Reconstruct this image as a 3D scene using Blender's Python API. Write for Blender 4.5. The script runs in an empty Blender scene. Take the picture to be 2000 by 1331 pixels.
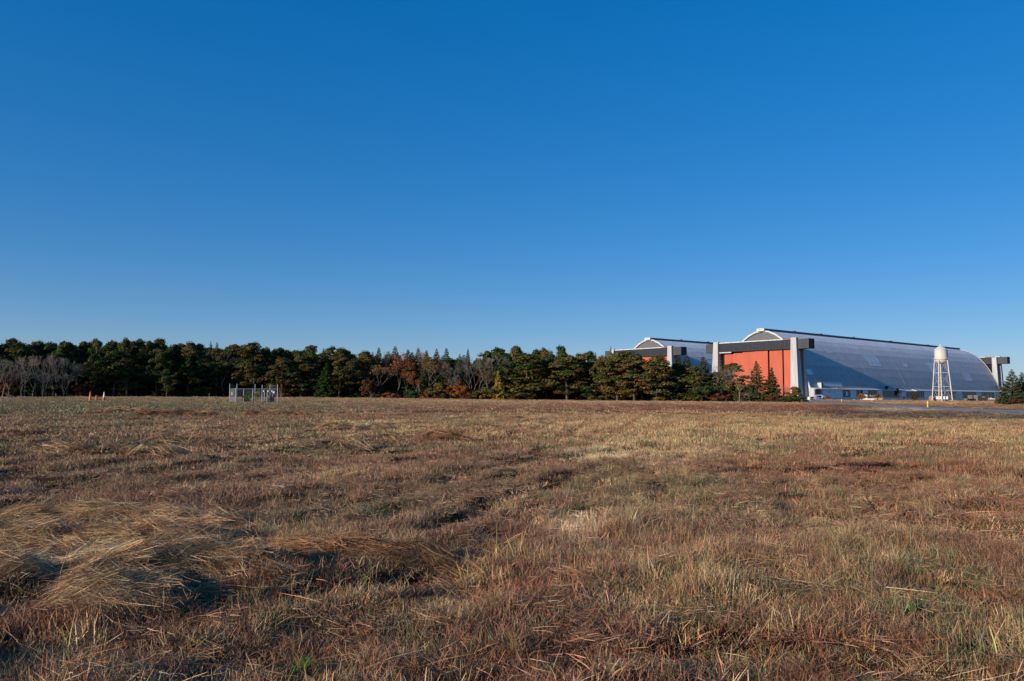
import bpy, math, random
import numpy as np
from mathutils import Vector, Matrix, Euler

# ------------------------------------------------------------------ camera, world, sun, exposure
SC = bpy.context.scene
COL = SC.collection
random.seed(7)
F_PX, HOR, ROLL, EYE = 1482.0, 772.5, 0.0053, 1.6
PITCH = math.atan((HOR - 665.5) / F_PX)
cam_d = bpy.data.cameras.new('camera')
cam_d.sensor_width = 36.0
cam_d.lens = 36.0 * F_PX / 2000.0
cam_d.clip_start, cam_d.clip_end = 0.05, 12000.0
cam = bpy.data.objects.new('camera', cam_d)
COL.objects.link(cam)
CAM_M = Matrix.Rotation(math.pi / 2 + PITCH, 4, 'X') @ Matrix.Rotation(ROLL, 4, 'Z')
cam.matrix_world = Matrix.Translation((0, 0, EYE)) @ CAM_M
SC.camera = cam

SUN_AZ = math.radians(233.0)          # clockwise from +Y
SUN_EL = math.radians(14.6)
world = bpy.data.worlds.new("World")
SC.world = world
world.use_nodes = True
wn = world.node_tree
bg = wn.nodes['Background']
sky = wn.nodes.new('ShaderNodeTexSky')
sky.sky_type = 'NISHITA'
sky.sun_disc = False
sky.sun_elevation, sky.sun_rotation = SUN_EL, SUN_AZ
sky.air_density, sky.dust_density, sky.ozone_density = 1.0, 0.0, 5.0
gam = wn.nodes.new('ShaderNodeGamma'); gam.inputs[1].default_value = 0.55
hsv = wn.nodes.new('ShaderNodeHueSaturation')
hsv.inputs['Saturation'].default_value = 1.66
hsv.inputs['Value'].default_value = 2.86
tone = wn.nodes.new('ShaderNodeMixRGB'); tone.blend_type = 'MULTIPLY'; tone.inputs[0].default_value = 1.0
tone.inputs[2].default_value = (0.648, 0.692, 0.891, 1.0)
wn.links.new(sky.outputs[0], gam.inputs[0])
wn.links.new(gam.outputs[0], hsv.inputs['Color'])
wn.links.new(hsv.outputs[0], tone.inputs[1])
wn.links.new(tone.outputs[0], bg.inputs[0])
bg.inputs[1].default_value = 0.1

sun_d = bpy.data.lights.new('sun', 'SUN')
sun_d.energy = 5.0
sun_d.angle = math.radians(0.53)
sun_d.color = (1.0, 0.87, 0.72)
sun = bpy.data.objects.new('sun', sun_d)
COL.objects.link(sun)
SUN_V = Vector((math.sin(SUN_AZ) * math.cos(SUN_EL), math.cos(SUN_AZ) * math.cos(SUN_EL), math.sin(SUN_EL)))
sun.rotation_euler = SUN_V.to_track_quat('Z', 'Y').to_euler()
sun.location = (-60, -40, 60)

vs = SC.view_settings
vs.view_transform = 'Standard'
vs.look = 'None'
vs.exposure = 0.0
vs.gamma = 1.0
vs.use_curve_mapping = False
SC.cycles.max_bounces = 6
SC.cycles.diffuse_bounces = 3
SC.cycles.transparent_max_bounces = 12

# ------------------------------------------------------------------ helpers: where a line of sight meets the land
R3 = np.array(CAM_M.to_3x3())


def ray(px, py):
    d = R3 @ np.array([(px - 1000) / F_PX, -(py - 665.5) / F_PX, -1.0])
    return d / d[1]


def at(px, py, Y):
    d = ray(px, py)
    return Vector((d[0] * Y, Y, EYE + d[2] * Y))


def to_px(x, y, z):
    P = np.stack([x, y, z - EYE], -1) @ R3      # into camera axes
    zc = np.minimum(P[..., 2], -1e-3)
    return 1000 + F_PX * P[..., 0] / -zc, 665.5 - F_PX * P[..., 1] / -zc


def smooth(a, b, x):
    t = np.clip((x - a) / (b - a), 0, 1)
    return t * t * (3 - 2 * t)


def hashf(i, j, seed):
    n = (i.astype(np.int64) * 374761393 + j.astype(np.int64) * 668265263 + seed * 1274126177) & 0xffffffff
    n = ((n ^ (n >> 13)) * 1274126177) & 0xffffffff
    n = n ^ (n >> 16)
    return (n & 0xffffff) / float(0xffffff)


def vnoise(x, y, seed=0):
    i, j = np.floor(x), np.floor(y)
    fx, fy = x - i, y - j
    fx, fy = fx * fx * (3 - 2 * fx), fy * fy * (3 - 2 * fy)
    a, b = hashf(i, j, seed), hashf(i + 1, j, seed)
    c, d = hashf(i, j + 1, seed), hashf(i + 1, j + 1, seed)
    return (a * (1 - fx) + b * fx) * (1 - fy) + (c * (1 - fx) + d * fx) * fy


def fbm(x, y, seed=0, o=3):
    s, a, t = 0, 0.5, 0
    for k in range(o):
        s = s + a * vnoise(x * 2 ** k, y * 2 ** k, seed + k * 17)
        t += a
        a *= 0.5
    return s / t


# hay piles and swaths: x0, y0, x1, y1, half width, height, tone
SWATHS = [
    (-3.15, 5.85, -2.2, 6.45, 0.36, 0.165, 0),
    (-4.9, 6.15, -4.0, 6.35, 0.34, 0.17, 0),
    (-2.95, 5.35, -2.5, 5.5, 0.25, 0.10, 0),
    (-5.8, 8.0, -3.15, 7.9, 0.30, 0.12, 0),
    (-2.0, 7.2, -0.75, 7.15, 0.24, 0.08, 1),
    (-6.4, 9.6, -3.6, 9.4, 0.30, 0.10, 0),
    (-4.4, 7.15, -3.35, 6.85, 0.07, 0.06, 2),
    (-12.0, 20.0, -9.2, 20.2, 0.32, 0.16, 0),
    (-10.6, 23.0, -9.3, 23.4, 0.30, 0.18, 0),
    (-6.0, 22.5, -4.6, 22.6, 0.28, 0.12, 0),
    (-3.6, 24.5, -1.6, 25.0, 0.35, 0.10, 1),
    (-8.2, 34.0, -5.6, 34.2, 0.45, 0.14, 0),
    (-25.0, 52.0, -21.0, 53.0, 0.60, 0.25, 1),
    (-19.0, 55.0, -15.0, 55.5, 0.60, 0.25, 1),
    (-33.0, 60.0, -29.0, 60.5, 0.60, 0.25, 0),
]
HOLLOWS = [  # x, y, rx, ry, depth
    (-3.5, 6.25, .26, .40, .22), (-4.0, 5.7, .5, .16, .16), (-0.75, 6.6, .3, .14, .12), (1.75, 4.75, .28, .45, .09), (1.5, 6.6, .2, .3, .09),
    (-1.1, 8.4, .35, .14, .10), (2.35, 6.6, .18, .3, .09), (-5.5, 9.9, .9, .25, .14), (3.3, 13.2, .8, .3, .14), (0.15, 9.2, .4, .2, .1), (-3.4, 4.75, .6, .14, .1), (-1.75, 4.7, .25, .2, .1),
]


def seg_dist(x, y, s):
    x0, y0, x1, y1 = s[:4]
    dx, dy = x1 - x0, y1 - y0
    L = math.hypot(dx, dy)
    t = np.clip(((x - x0) * dx + (y - y0) * dy) / (L * L), 0, 1)
    return np.hypot(x - x0 - t * dx, y - y0 - t * dy)


# wheel ruts and shallow mown ridges running away to the upper right
RUTS = [(-2.6, 9.0, 0.5, 19.0), (0.5, 19.0, 3.8, 42.0), (-1.0, 8.6, 2.6, 18.2), (-7.5, 11.0, -3.5, 24.0), (-3.5, 24.0, 4.0, 48.0),
        (3.2, 12.4, 5.6, 13.9), (0.4, 4.6, 1.7, 5.0), (-1.6, 5.9, -0.6, 6.9), (-4.6, 11.6, -2.6, 12.2), (-3.9, 6.55, -2.95, 6.45),
        (-0.9, 9.3, 0.1, 9.6), (-0.8, 12.8, 0.4, 14.9)]


def rows(x, y):
    """mowing rows: 1 on the crest, -1 in the track"""
    c = x - 0.215 * y + .35 * (vnoise(x / 3.0, y / 6.0, 101) - .5)
    w = smooth(7, 11, y) * (1 - smooth(60, 95, y)) * smooth(-22, -12, x - .2 * y) * (1 - smooth(1, 5, x - .2 * y)) * smooth(.25, .6, vnoise(x / 5, y / 9, 103))
    return np.sin(2 * np.pi * c / 2.0), w


def gh(x, y):
    x, y = np.asarray(x, float), np.asarray(y, float)
    d = np.hypot(x, y)
    h = 0.5 * smooth(120, 225, y) * smooth(30, -60, x)
    near = smooth(1.0, 3.0, d) * (1 - smooth(70, 140, d))
    far_l = smooth(20, -10, x - 0.1 * y)
    h = h + near * (0.15 * (fbm(x / 3.2, y / 4.6, 3) - 0.5) + 0.17 * (fbm(x / 0.7, y / 0.7, 5, 2) - 0.5))
    h = h + (0.28 * (fbm(x / 9.0, y / 16.0, 8) - 0.5)) * smooth(5, 20, d) * (1 - smooth(60, 110, d) * (1 - far_l))
    mid = smooth(6, 14, d) * (1 - smooth(80, 150, d)) * (1 - .8 * smooth(20, 40, x))
    h = h + mid * (.17 * (fbm(x / 2.4, y / 3.4, 23, 2) - .5) - .10 * smooth(.60, .70, vnoise(x / 1.1, y / 1.5, 27)))
    rs, rw = rows(x, y)
    h = h + rw * (.055 * rs - .09 * smooth(.72, 1.0, -rs))
    for s in SWATHS:
        q = seg_dist(x, y, s) / s[4]
        h = h + s[5] * np.exp(-q * q * 1.4) * (0.45 + 1.1 * fbm(x / 0.26, y / 0.26, 11, 2))
    for hx, hy, rx, ry, dp in HOLLOWS:
        h = h - dp * np.exp(-((x - hx) / rx) ** 2 - ((y - hy) / ry) ** 2)
    for r in RUTS:
        w = 0.16 if r[1] < 15 else 0.3
        q = seg_dist(x + 0.25 * (vnoise(y / 1.3, x / 1.3, 21) - 0.5), y, r) / w
        h = h - 0.065 * np.exp(-q * q) + 0.05 * np.exp(-((q - 2.4) ** 2))
    return h


def gh1(x, y):
    return float(gh(np.array([x]), np.array([y]))[0])


# the road, as its two edges seen on the land
ROAD_FAR = [(2300, 809.5), (2000, 802.3), (1900, 799.0), (1811, 795.0), (1740, 790.8), (1690, 787.6), (1644, 784.8), (1610, 783.0), (1586, 782.3)]
ROAD_NEAR = [(2300, 823.0), (2000, 810.2), (1900, 805.3), (1811, 800.3), (1740, 796.0), (1690, 792.8), (1644, 789.6), (1610, 787.8), (1570, 786.6)]


def on_land(px, py):
    d = ray(px, py)
    t = -EYE / d[2]
    return d[0] * t, t


RF = [on_land(*p) for p in ROAD_FAR]
RN = [on_land(*p) for p in ROAD_NEAR]
ROAD_POLY = RF + RN[::-1]


def in_poly(x, y, poly):
    c = np.zeros(x.shape, bool)
    n = len(poly)
    for i in range(n):
        x0, y0 = poly[i]
        x1, y1 = poly[(i + 1) % n]
        if y0 == y1:
            continue
        m = ((y0 > y) != (y1 > y)) & (x < (x1 - x0) * (y - y0) / (y1 - y0) + x0)
        c ^= m
    return c


# field colours: dry species patches
C_RED = np.array([0.205, 0.092, 0.052])
C_PURP = np.array([0.215, 0.125, 0.085])
C_TAN = np.array([0.42, 0.29, 0.155])
C_STRAW = np.array([0.62, 0.50, 0.29])
C_GREEN = np.array([0.125, 0.138, 0.068])
C_GREY = np.array([0.27, 0.20, 0.125])
C_MAROON = np.array([0.15, 0.050, 0.036])
PATCH = [  # cx, cy, rx, ry, weight, colour
    (240, 797, 330, 11, 4.0, C_GREEN), (100, 812, 150, 8, .8, C_GREEN), (620, 800, 200, 9, .6, C_GREEN), (450, 780, 500, 3.5, 1.2, C_TAN),
    (1150, 787, 500, 4, 1.0, C_TAN), (1430, 798, 280, 6, 5.0, C_MAROON), (1000, 800, 260, 7, 1.8, C_MAROON), (1600, 805, 150, 4, 3.0, C_MAROON),
    (1500, 836, 420, 22, 1.3, C_TAN), (1150, 845, 160, 16, 1.2, C_TAN), (1320, 880, 130, 22, 3.5, C_TAN + .03), (1900, 855, 230, 24, 1.0, C_TAN),
    (860, 840, 120, 10, 1.0, C_TAN), (700, 832, 60, 5, 1.8, C_STRAW), (330, 838, 90, 4, .8, C_STRAW), (1190, 893, 60, 8, 7.0, C_STRAW), (500, 850, 60, 4, .8, C_TAN),
    (1130, 1030, 70, 11, 3.2, C_TAN + .10), (985, 1095, 40, 20, 1.2, C_TAN), (1380, 1110, 60, 60, 1.2, C_TAN), (640, 1190, 120, 60, .8, C_TAN), (880, 1170, 100, 40, .8, C_TAN),
    (500, 940, 520, 90, 1.4, C_PURP), (1000, 930, 260, 60, 1.0, C_PURP), (1750, 920, 280, 25, 1.8, C_RED), (1900, 985, 260, 50, 1.4, C_RED), (1500, 960, 260, 50, 1.2, C_PURP), (1300, 1080, 260, 40, .7, C_PURP),
    (1980, 930, 70, 28, 1.6, (C_TAN + C_GREEN) * .6), (1000, 1310, 330, 50, 1.2, C_RED), (1700, 1300, 330, 60, .7, C_RED), (1340, 1250, 200, 60, .6, C_RED), (230, 1240, 160, 25, 1.2, C_MAROON),
    (820, 1000, 130, 30, .7, C_GREEN), (980, 950, 120, 25, .5, C_GREEN), (560, 1050, 100, 25, .6, C_GREEN), (600, 1310, 60, 30, 1.5, C_GREEN), (60, 1270, 90, 30, .6, C_GREEN),
    (1500, 1180, 200, 50, .5, C_GREEN), (1780, 1200, 120, 50, .7, C_GREEN), (1650, 1020, 250, 40, .4, C_GREY), (760, 1220, 160, 60, .5, C_GREEN),
    (1850, 822, 260, 7, 1.6, (C_GREEN + C_GREY) * .6), (1720, 806, 130, 6, 1.0, C_GREY), (1760, 800.5, 70, 2.6, 6.0, C_STRAW + .08),
    (1850, 788, 300, 1.6, 2.0, C_TAN), (1850, 792, 300, 2.2, 2.0, C_RED), (1900, 797, 120, 1.5, 1.2, C_TAN),
]


def field_colour(x, y, pick=None):
    px, py = to_px(x, y, np.zeros_like(x))
    w = [np.full(x.shape, 0.55), 0.95 * fbm(x / 2.1, y / 3.0, 31) ** 2 * 3, 0.6 * fbm(x / 1.3, y / 2.2, 37) ** 3 * 4, 1.0 * smooth(.42, .7, fbm(x / 1.9, y / 2.8, 41)),
         0.7 * smooth(.55, .75, fbm(x / 1.1, y / 1.6, 43))]
    rs, rw = rows(x, y)
    w[2] = w[2] + .9 * rw * smooth(.1, .9, rs); w[1] = w[1] + .6 * rw * smooth(.3, .9, -rs)
    cols = [C_PURP, C_RED, C_TAN, C_GREEN, C_GREY]
    cols = list(cols); W_ = list(w)
    jx = 60 * (vnoise(x / 1.2, y / 2.5, 51) - .5)
    for cx, cy, rx, ry, wt, c in PATCH:
        q = ((px + jx * min(1, rx / 150) - cx) / rx) ** 2 + ((py + ry * 1.1 * (vnoise(x / 1.7, y / 3.1, 53) - .5) - cy) / ry) ** 2
        g = wt * np.exp(-q) * (0.5 + fbm(x / 0.9 / (1 + y / 60), y / 1.8 / (1 + y / 60), 57))
        W_.append(g); cols.append(c)
    tot = sum(W_)
    mean = sum(a[..., None] * np.asarray(c_) for a, c_ in zip(W_, cols)) / tot[..., None]
    if pick is None:
        c = mean
    else:
        # one species to a clump: which one follows the local mix
        cx_, cy_ = x + .12 * vnoise(x * 4, y * 4, 3), y + .12 * vnoise(x * 4, y * 4, 4)
        u = np.where(pick.uniform(size=x.shape) < .45, pick.uniform(size=x.shape), hashf(np.floor(cx_ / .28), np.floor(cy_ / .36), 9)) * tot
        cum = np.zeros_like(x); c = np.array(mean); done = np.zeros(x.shape, bool)
        for a, c_ in zip(W_, cols):
            cum = cum + a
            m = (~done) & (u <= cum)
            c[m] = np.asarray(c_); done |= m
        c = c * .8 + mean * .2
    c = c * (0.78 + 0.44 * fbm(x / 0.5, y / 0.8, 61, 2))[..., None]
    return np.clip(c * 1.16, 0.01, 0.8)


# ------------------------------------------------------------------ helpers: objects and materials
def tag(o, label=None, cat=None, group=None, kind=None):
    if label: o['label'] = label
    if cat: o['category'] = cat
    if group: o['group'] = group
    if kind: o['kind'] = kind
    return o


def empty(name, loc=(0, 0, 0), rz=0.0):
    o = bpy.data.objects.new(name, None)
    COL.objects.link(o)
    o.location = loc
    o.rotation_euler = (0, 0, rz)
    o.empty_display_size = 0.5
    return o


def link(name, me, parent=None, mat=None):
    o = bpy.data.objects.new(name, me)
    COL.objects.link(o)
    if parent is not None: o.parent = parent
    if mat is not None and not me.materials: me.materials.append(mat)
    return o


def children_of(o):
    return [c for c in bpy.data.objects if c.parent == o]


def copy_tree(o, parent=None):
    kids = list(o.children)
    c = o.copy()
    COL.objects.link(c)
    c.parent = parent
    for k in kids: copy_tree(k, c)
    return c


def raw_mesh(name, V, F, mat=None, smooth_f=False):
    me = bpy.data.meshes.new(name)
    me.from_pydata([tuple(v) for v in V], [], [tuple(f) for f in F])
    if smooth_f:
        me.polygons.foreach_set('use_smooth', [True] * len(me.polygons))
    if mat: me.materials.append(mat)
    me.update()
    return me


def np_mesh(name, V, n_per, mat=None, col=None, smooth_f=False):
    """V (k*n_per,3): k separate faces of n_per corners."""
    k = len(V) // n_per
    me = bpy.data.meshes.new(name)
    me.vertices.add(len(V)); me.vertices.foreach_set('co', np.asarray(V, np.float32).ravel())
    me.loops.add(len(V)); me.loops.foreach_set('vertex_index', np.arange(len(V), dtype=np.int32))
    me.polygons.add(k); me.polygons.foreach_set('loop_start', np.arange(k, dtype=np.int32) * n_per)
    try: me.polygons.foreach_set('loop_total', np.full(k, n_per, np.int32))
    except Exception: pass
    if col is not None:
        a = me.color_attributes.new('col', 'FLOAT_COLOR', 'POINT')
        c = np.ones((len(V), 4), np.float32); c[:, :3] = np.repeat(col, n_per, 0)
        a.data.foreach_set('color', c.ravel())
    me.update(calc_edges=True)
    me.validate()
    if mat: me.materials.append(mat)
    return me


class MB:
    """collects simple solids; build() links them as one mesh"""
    def __init__(s): s.V, s.F = [], []

    def poly(s, pts, faces):
        b = len(s.V)
        s.V += [tuple(p) for p in pts]
        s.F += [tuple(i + b for i in f) for f in faces]
        return s

    def hexa(s, p):   # 8 points: bottom 0-3 ccw, top 4-7 ccw
        return s.poly(p, [(3, 2, 1, 0), (4, 5, 6, 7), (0, 1, 5, 4), (1, 2, 6, 5), (2, 3, 7, 6), (3, 0, 4, 7)])

    def box(s, x0, x1, y0, y1, z0, z1):
        return s.hexa([(x0, y0, z0), (x1, y0, z0), (x1, y1, z0), (x0, y1, z0), (x0, y0, z1), (x1, y0, z1), (x1, y1, z1), (x0, y1, z1)])

    def tube(s, p0, p1, r0, r1=None, n=6, cap=True):
        r1 = r0 if r1 is None else r1
        p0, p1 = Vector(p0), Vector(p1)
        d = (p1 - p0)
        if d.length < 1e-6: return s
        d.normalize()
        a = d.orthogonal().normalized()
        b = d.cross(a)
        pts = []
        for p, r in ((p0, r0), (p1, r1)):
            for k in range(n):
                t = 2 * math.pi * k / n
                pts.append(p + a * (r * math.cos(t)) + b * (r * math.sin(t)))
        f = [(k, (k + 1) % n, n + (k + 1) % n, n + k) for k in range(n)]
        if cap: f += [tuple(range(n - 1, -1, -1)), tuple(range(n, 2 * n))]
        return s.poly(pts, f)

    def lathe(s, prof, n=32, c=(0, 0)):
        b = len(s.V)
        for r, z in prof:
            for k in range(n):
                t = 2 * math.pi * k / n
                s.V.append((c[0] + r * math.cos(t), c[1] + r * math.sin(t), z))
        for i in range(len(prof) - 1):
            for k in range(n):
                s.F.append((b + i * n + k, b + i * n + (k + 1) % n, b + (i + 1) * n + (k + 1) % n, b + (i + 1) * n + k))
        return s

    def build(s, name, mat, parent=None, smooth_f=False, loc=None):
        o = link(name, raw_mesh(name, s.V, s.F, mat, smooth_f), parent)
        if loc: o.location = loc
        return o


def new_mat(name):
    m = bpy.data.materials.new(name)
    m.use_nodes = True
    nt = m.node_tree
    return m, nt, nt.nodes['Principled BSDF'], nt.nodes, nt.links


def mat_plain(name, c, rough=0.7, metal=0.0, dirt=0.25, scale=0.6, dirt_c=None, streak=False, spec=0.3, bump=0.0):
    """base colour with weathering at two scales"""
    m, nt, b, N, L = new_mat(name)
    tc = N.new('ShaderNodeTexCoord')
    mp = N.new('ShaderNodeMapping')
    mp.inputs['Scale'].default_value = (scale, scale, scale * (0.12 if streak else 1))
    n1 = N.new('ShaderNodeTexNoise'); n1.inputs['Scale'].default_value = 1.0; n1.inputs['Detail'].default_value = 7; n1.inputs['Roughness'].default_value = 0.65
    rp = N.new('ShaderNodeValToRGB')
    rp.color_ramp.elements[0].position = 0.35; rp.color_ramp.elements[1].position = 0.7
    dc = dirt_c or tuple(x * (1 - dirt) for x in c)
    rp.color_ramp.elements[0].color = (*dc, 1); rp.color_ramp.elements[1].color = (*c, 1)
    L.new(tc.outputs['Object'], mp.inputs[0]); L.new(mp.outputs[0], n1.inputs['Vector'])
    L.new(n1.outputs[0], rp.inputs[0]); L.new(rp.outputs[0], b.inputs['Base Color'])
    b.inputs['Roughness'].default_value = rough
    b.inputs['Metallic'].default_value = metal
    b.inputs['Specular IOR Level'].default_value = spec
    if bump:
        bp = N.new('ShaderNodeBump'); bp.inputs['Strength'].default_value = bump; bp.inputs['Distance'].default_value = 0.05
        L.new(n1.outputs[0], bp.inputs['Height']); L.new(bp.outputs[0], b.inputs['Normal'])
    return m


M = {}
M['concrete'] = mat_plain('weathered_concrete', (0.56, 0.55, 0.53), 0.85, dirt=0.3, scale=0.35, streak=True, bump=0.2)
M['concrete_low'] = mat_plain('painted_wall', (0.78, 0.78, 0.77), 0.8, dirt=0.12, scale=0.2, streak=True)
M['wall_grey'] = mat_plain('grey_cladding', (0.15, 0.155, 0.16), 0.7, dirt=0.2, scale=0.3, streak=True)
M['beam_grey'] = mat_plain('dark_grey_beam_cladding', (0.070, 0.074, 0.078), 0.7, dirt=0.25, scale=0.3, streak=True)
M['slate'] = mat_plain('dark_slate_panel', (0.03, 0.036, 0.045), 0.6, dirt=0.3, scale=0.4, streak=True)
M['brick_infill'] = mat_plain('reddish_infill', (0.30, 0.16, 0.14), 0.85, dirt=0.3, scale=0.4)
M['white_trim'] = mat_plain('white_flaking_trim', (0.72, 0.71, 0.68), 0.8, dirt=0.35, scale=0.5)
M['rust_trim'] = mat_plain('rusty_trim', (0.42, 0.20, 0.10), 0.85, dirt=0.4, scale=0.8)
M['glass_dark'] = mat_plain('dark_window_glass', (0.05, 0.065, 0.075), 0.25, dirt=0.3, scale=0.5, spec=0.5)
M['gap_shade'] = mat_plain('painted_gap_shade', (0.02, 0.015, 0.015), 0.9)
M['roof_dark'] = mat_plain('dark_blue_cladding', (0.09, 0.11, 0.14), 0.6, dirt=0.25, scale=0.3)
M['white_paint'] = mat_plain('white_tank_paint', (0.74, 0.69, 0.60), 0.5, dirt=0.2, scale=0.35, streak=True, spec=0.4)
M['steel'] = mat_plain('galvanised_steel', (0.46, 0.48, 0.50), 0.45, metal=0.5, dirt=0.25, scale=2.0)
M['wood'] = mat_plain('weathered_wood', (0.25, 0.18, 0.12), 0.9, dirt=0.3, scale=3.0)
M['yellow'] = mat_plain('yellow_paint', (0.75, 0.55, 0.03), 0.6, dirt=0.15, scale=3.0)
M['orange'] = mat_plain('orange_plastic', (0.80, 0.20, 0.03), 0.5, dirt=0.12, scale=3.0)
M['red'] = mat_plain('red_plastic', (0.70, 0.07, 0.03), 0.5, dirt=0.12, scale=3.0)
M['white'] = mat_plain('white_painted_metal', (0.78, 0.78, 0.76), 0.5, dirt=0.12, scale=1.0)
M['black'] = mat_plain('black_rubber', (0.02, 0.02, 0.022), 0.7)
M['car_dark'] = mat_plain('dark_green_car_paint', (0.03, 0.05, 0.06), 0.25, spec=0.6)
M['chrome'] = mat_plain('bright_hub_metal', (0.8, 0.8, 0.8), 0.3, metal=0.6, dirt=0.05)
M['blue'] = mat_plain('blue_machine_paint', (0.05, 0.15, 0.50), 0.4)
M['hut_brick'] = mat_plain('pink_brick', (0.42, 0.20, 0.15), 0.85, dirt=0.25, scale=2.0)
M['brown_box'] = mat_plain('brown_steel', (0.13, 0.09, 0.075), 0.7, dirt=0.3, scale=0.8)
M['grey_box'] = mat_plain('grey_brown_container', (0.20, 0.18, 0.16), 0.7, dirt=0.25, scale=0.8)
M['tan'] = mat_plain('tan_concrete', (0.40, 0.33, 0.25), 0.85, dirt=0.25, scale=1.0)
M['cream'] = mat_plain('cream_canvas', (0.55, 0.51, 0.43), 0.85, dirt=0.25, scale=0.8)


def mat_orange_door():
    m, nt, b, N, L = new_mat('orange_door_paint')
    tc = N.new('ShaderNodeTexCoord')
    w = N.new('ShaderNodeTexWave'); w.bands_direction = 'X'; w.inputs['Scale'].default_value = 2.2; w.inputs['Distortion'].default_value = 0
    n = N.new('ShaderNodeTexNoise'); n.inputs['Scale'].default_value = 0.25; n.inputs['Detail'].default_value = 6
    mp = N.new('ShaderNodeMapping'); mp.inputs['Scale'].default_value = (1, 1, 0.25)
    L.new(tc.outputs['Object'], mp.inputs[0]); L.new(mp.outputs[0], n.inputs['Vector']); L.new(tc.outputs['Object'], w.inputs['Vector'])
    rp = N.new('ShaderNodeValToRGB')
    rp.color_ramp.elements[0].position = .3; rp.color_ramp.elements[0].color = (0.48, 0.108, 0.063, 1)
    rp.color_ramp.elements[1].position = .75; rp.color_ramp.elements[1].color = (0.58, 0.14, 0.078, 1)
    L.new(n.outputs[0], rp.inputs[0])
    oi = N.new('ShaderNodeObjectInfo')
    mx = N.new('ShaderNodeMixRGB'); mx.blend_type = 'MULTIPLY'; mx.inputs[0].default_value = 1
    L.new(rp.outputs[0], mx.inputs[1]); L.new(oi.outputs['Color'], mx.inputs[2]); L.new(mx.outputs[0], b.inputs['Base Color'])
    bp = N.new('ShaderNodeBump'); bp.inputs['Strength'].default_value = .35; bp.inputs['Distance'].default_value = .05
    L.new(w.outputs['Fac'], bp.inputs['Height']); L.new(bp.outputs[0], b.inputs['Normal'])
    b.inputs['Roughness'].default_value = .75; b.inputs['Specular IOR Level'].default_value = .2
    return m


def mat_roof():
    """ribbed sheet metal: sheets of slightly different age, streaks running down the curve"""
    m, nt, b, N, L = new_mat('ribbed_roof_sheet')
    tc = N.new('ShaderNodeTexCoord')
    sp = N.new('ShaderNodeSeparateXYZ'); L.new(tc.outputs['UV'], sp.inputs[0])
    cb = N.new('ShaderNodeCombineXYZ'); L.new(sp.outputs[0], cb.inputs[0]); L.new(sp.outputs[1], cb.inputs[1])
    br = N.new('ShaderNodeTexBrick')
    br.inputs['Scale'].default_value = 1.0; br.inputs['Brick Width'].default_value = 1.6; br.inputs['Row Height'].default_value = 3.2
    br.inputs['Mortar Size'].default_value = 0.0; br.inputs['Color1'].default_value = (.84, .84, .84, 1); br.inputs['Color2'].default_value = (1.0, 1.0, 1.0, 1)
    br.inputs['Mortar'].default_value = (.5, .5, .5, 1); br.offset = 0.5
    L.new(cb.outputs[0], br.inputs['Vector'])
    mp = N.new('ShaderNodeMapping'); mp.inputs['Scale'].default_value = (0.55, 0.05, 1); L.new(cb.outputs[0], mp.inputs[0])
    n = N.new('ShaderNodeTexNoise'); n.inputs['Scale'].default_value = 1; n.inputs['Detail'].default_value = 8; n.inputs['Roughness'].default_value = .7
    L.new(mp.outputs[0], n.inputs['Vector'])
    n2 = N.new('ShaderNodeTexNoise'); n2.inputs['Scale'].default_value = 0.03; n2.inputs['Detail'].default_value = 4
    L.new(cb.outputs[0], n2.inputs['Vector'])
    rp = N.new('ShaderNodeValToRGB')
    rp.color_ramp.elements[0].position = .3; rp.color_ramp.elements[0].color = (0.52, 0.505, 0.49, 1)
    rp.color_ramp.elements[1].position = .7; rp.color_ramp.elements[1].color = (0.73, 0.71, 0.685, 1)
    mn = N.new('ShaderNodeMath'); mn.operation = 'MULTIPLY_ADD'; mn.inputs[1].default_value = .55; mn.inputs[2].default_value = 0
    ad = N.new('ShaderNodeMath'); ad.operation = 'MULTIPLY_ADD'; ad.inputs[1].default_value = .45
    L.new(n.outputs[0], mn.inputs[0]); L.new(n2.outputs[0], ad.inputs[0]); L.new(mn.outputs[0], ad.inputs[2]); L.new(ad.outputs[0], rp.inputs[0])
    m1 = N.new('ShaderNodeMixRGB'); m1.blend_type = 'MULTIPLY'; m1.inputs[0].default_value = 1
    L.new(rp.outputs[0], m1.inputs[1]); L.new(br.outputs['Color'], m1.inputs[2])
    oi = N.new('ShaderNodeObjectInfo')
    m2 = N.new('ShaderNodeMixRGB'); m2.blend_type = 'MULTIPLY'; m2.inputs[0].default_value = 1
    L.new(m1.outputs[0], m2.inputs[1]); L.new(oi.outputs['Color'], m2.inputs[2]); L.new(m2.outputs[0], b.inputs['Base Color'])
    b.inputs['Roughness'].default_value = .55; b.inputs['Specular IOR Level'].default_value = .35
    return m


M['door'] = mat_orange_door()
M['roof'] = mat_roof()


def mat_foliage(name, transl=0.2):
    m, nt, b, N, L = new_mat(name)
    N.remove(b)
    out = N['Material Output']
    at_ = N.new('ShaderNodeAttribute'); at_.attribute_name = 'col'
    oi = N.new('ShaderNodeObjectInfo')
    mx = N.new('ShaderNodeMixRGB'); mx.blend_type = 'MULTIPLY'; mx.inputs[0].default_value = 1
    L.new(at_.outputs['Color'], mx.inputs[1]); L.new(oi.outputs['Color'], mx.inputs[2])
    d = N.new('ShaderNodeBsdfDiffuse'); t = N.new('ShaderNodeBsdfTranslucent'); s = N.new('ShaderNodeMixShader'); s.inputs[0].default_value = transl
    L.new(mx.outputs[0], d.inputs[0]); L.new(mx.outputs[0], t.inputs[0]); L.new(d.outputs[0], s.inputs[1]); L.new(t.outputs[0], s.inputs[2])
    L.new(s.outputs[0], out.inputs[0])
    return m


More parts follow.
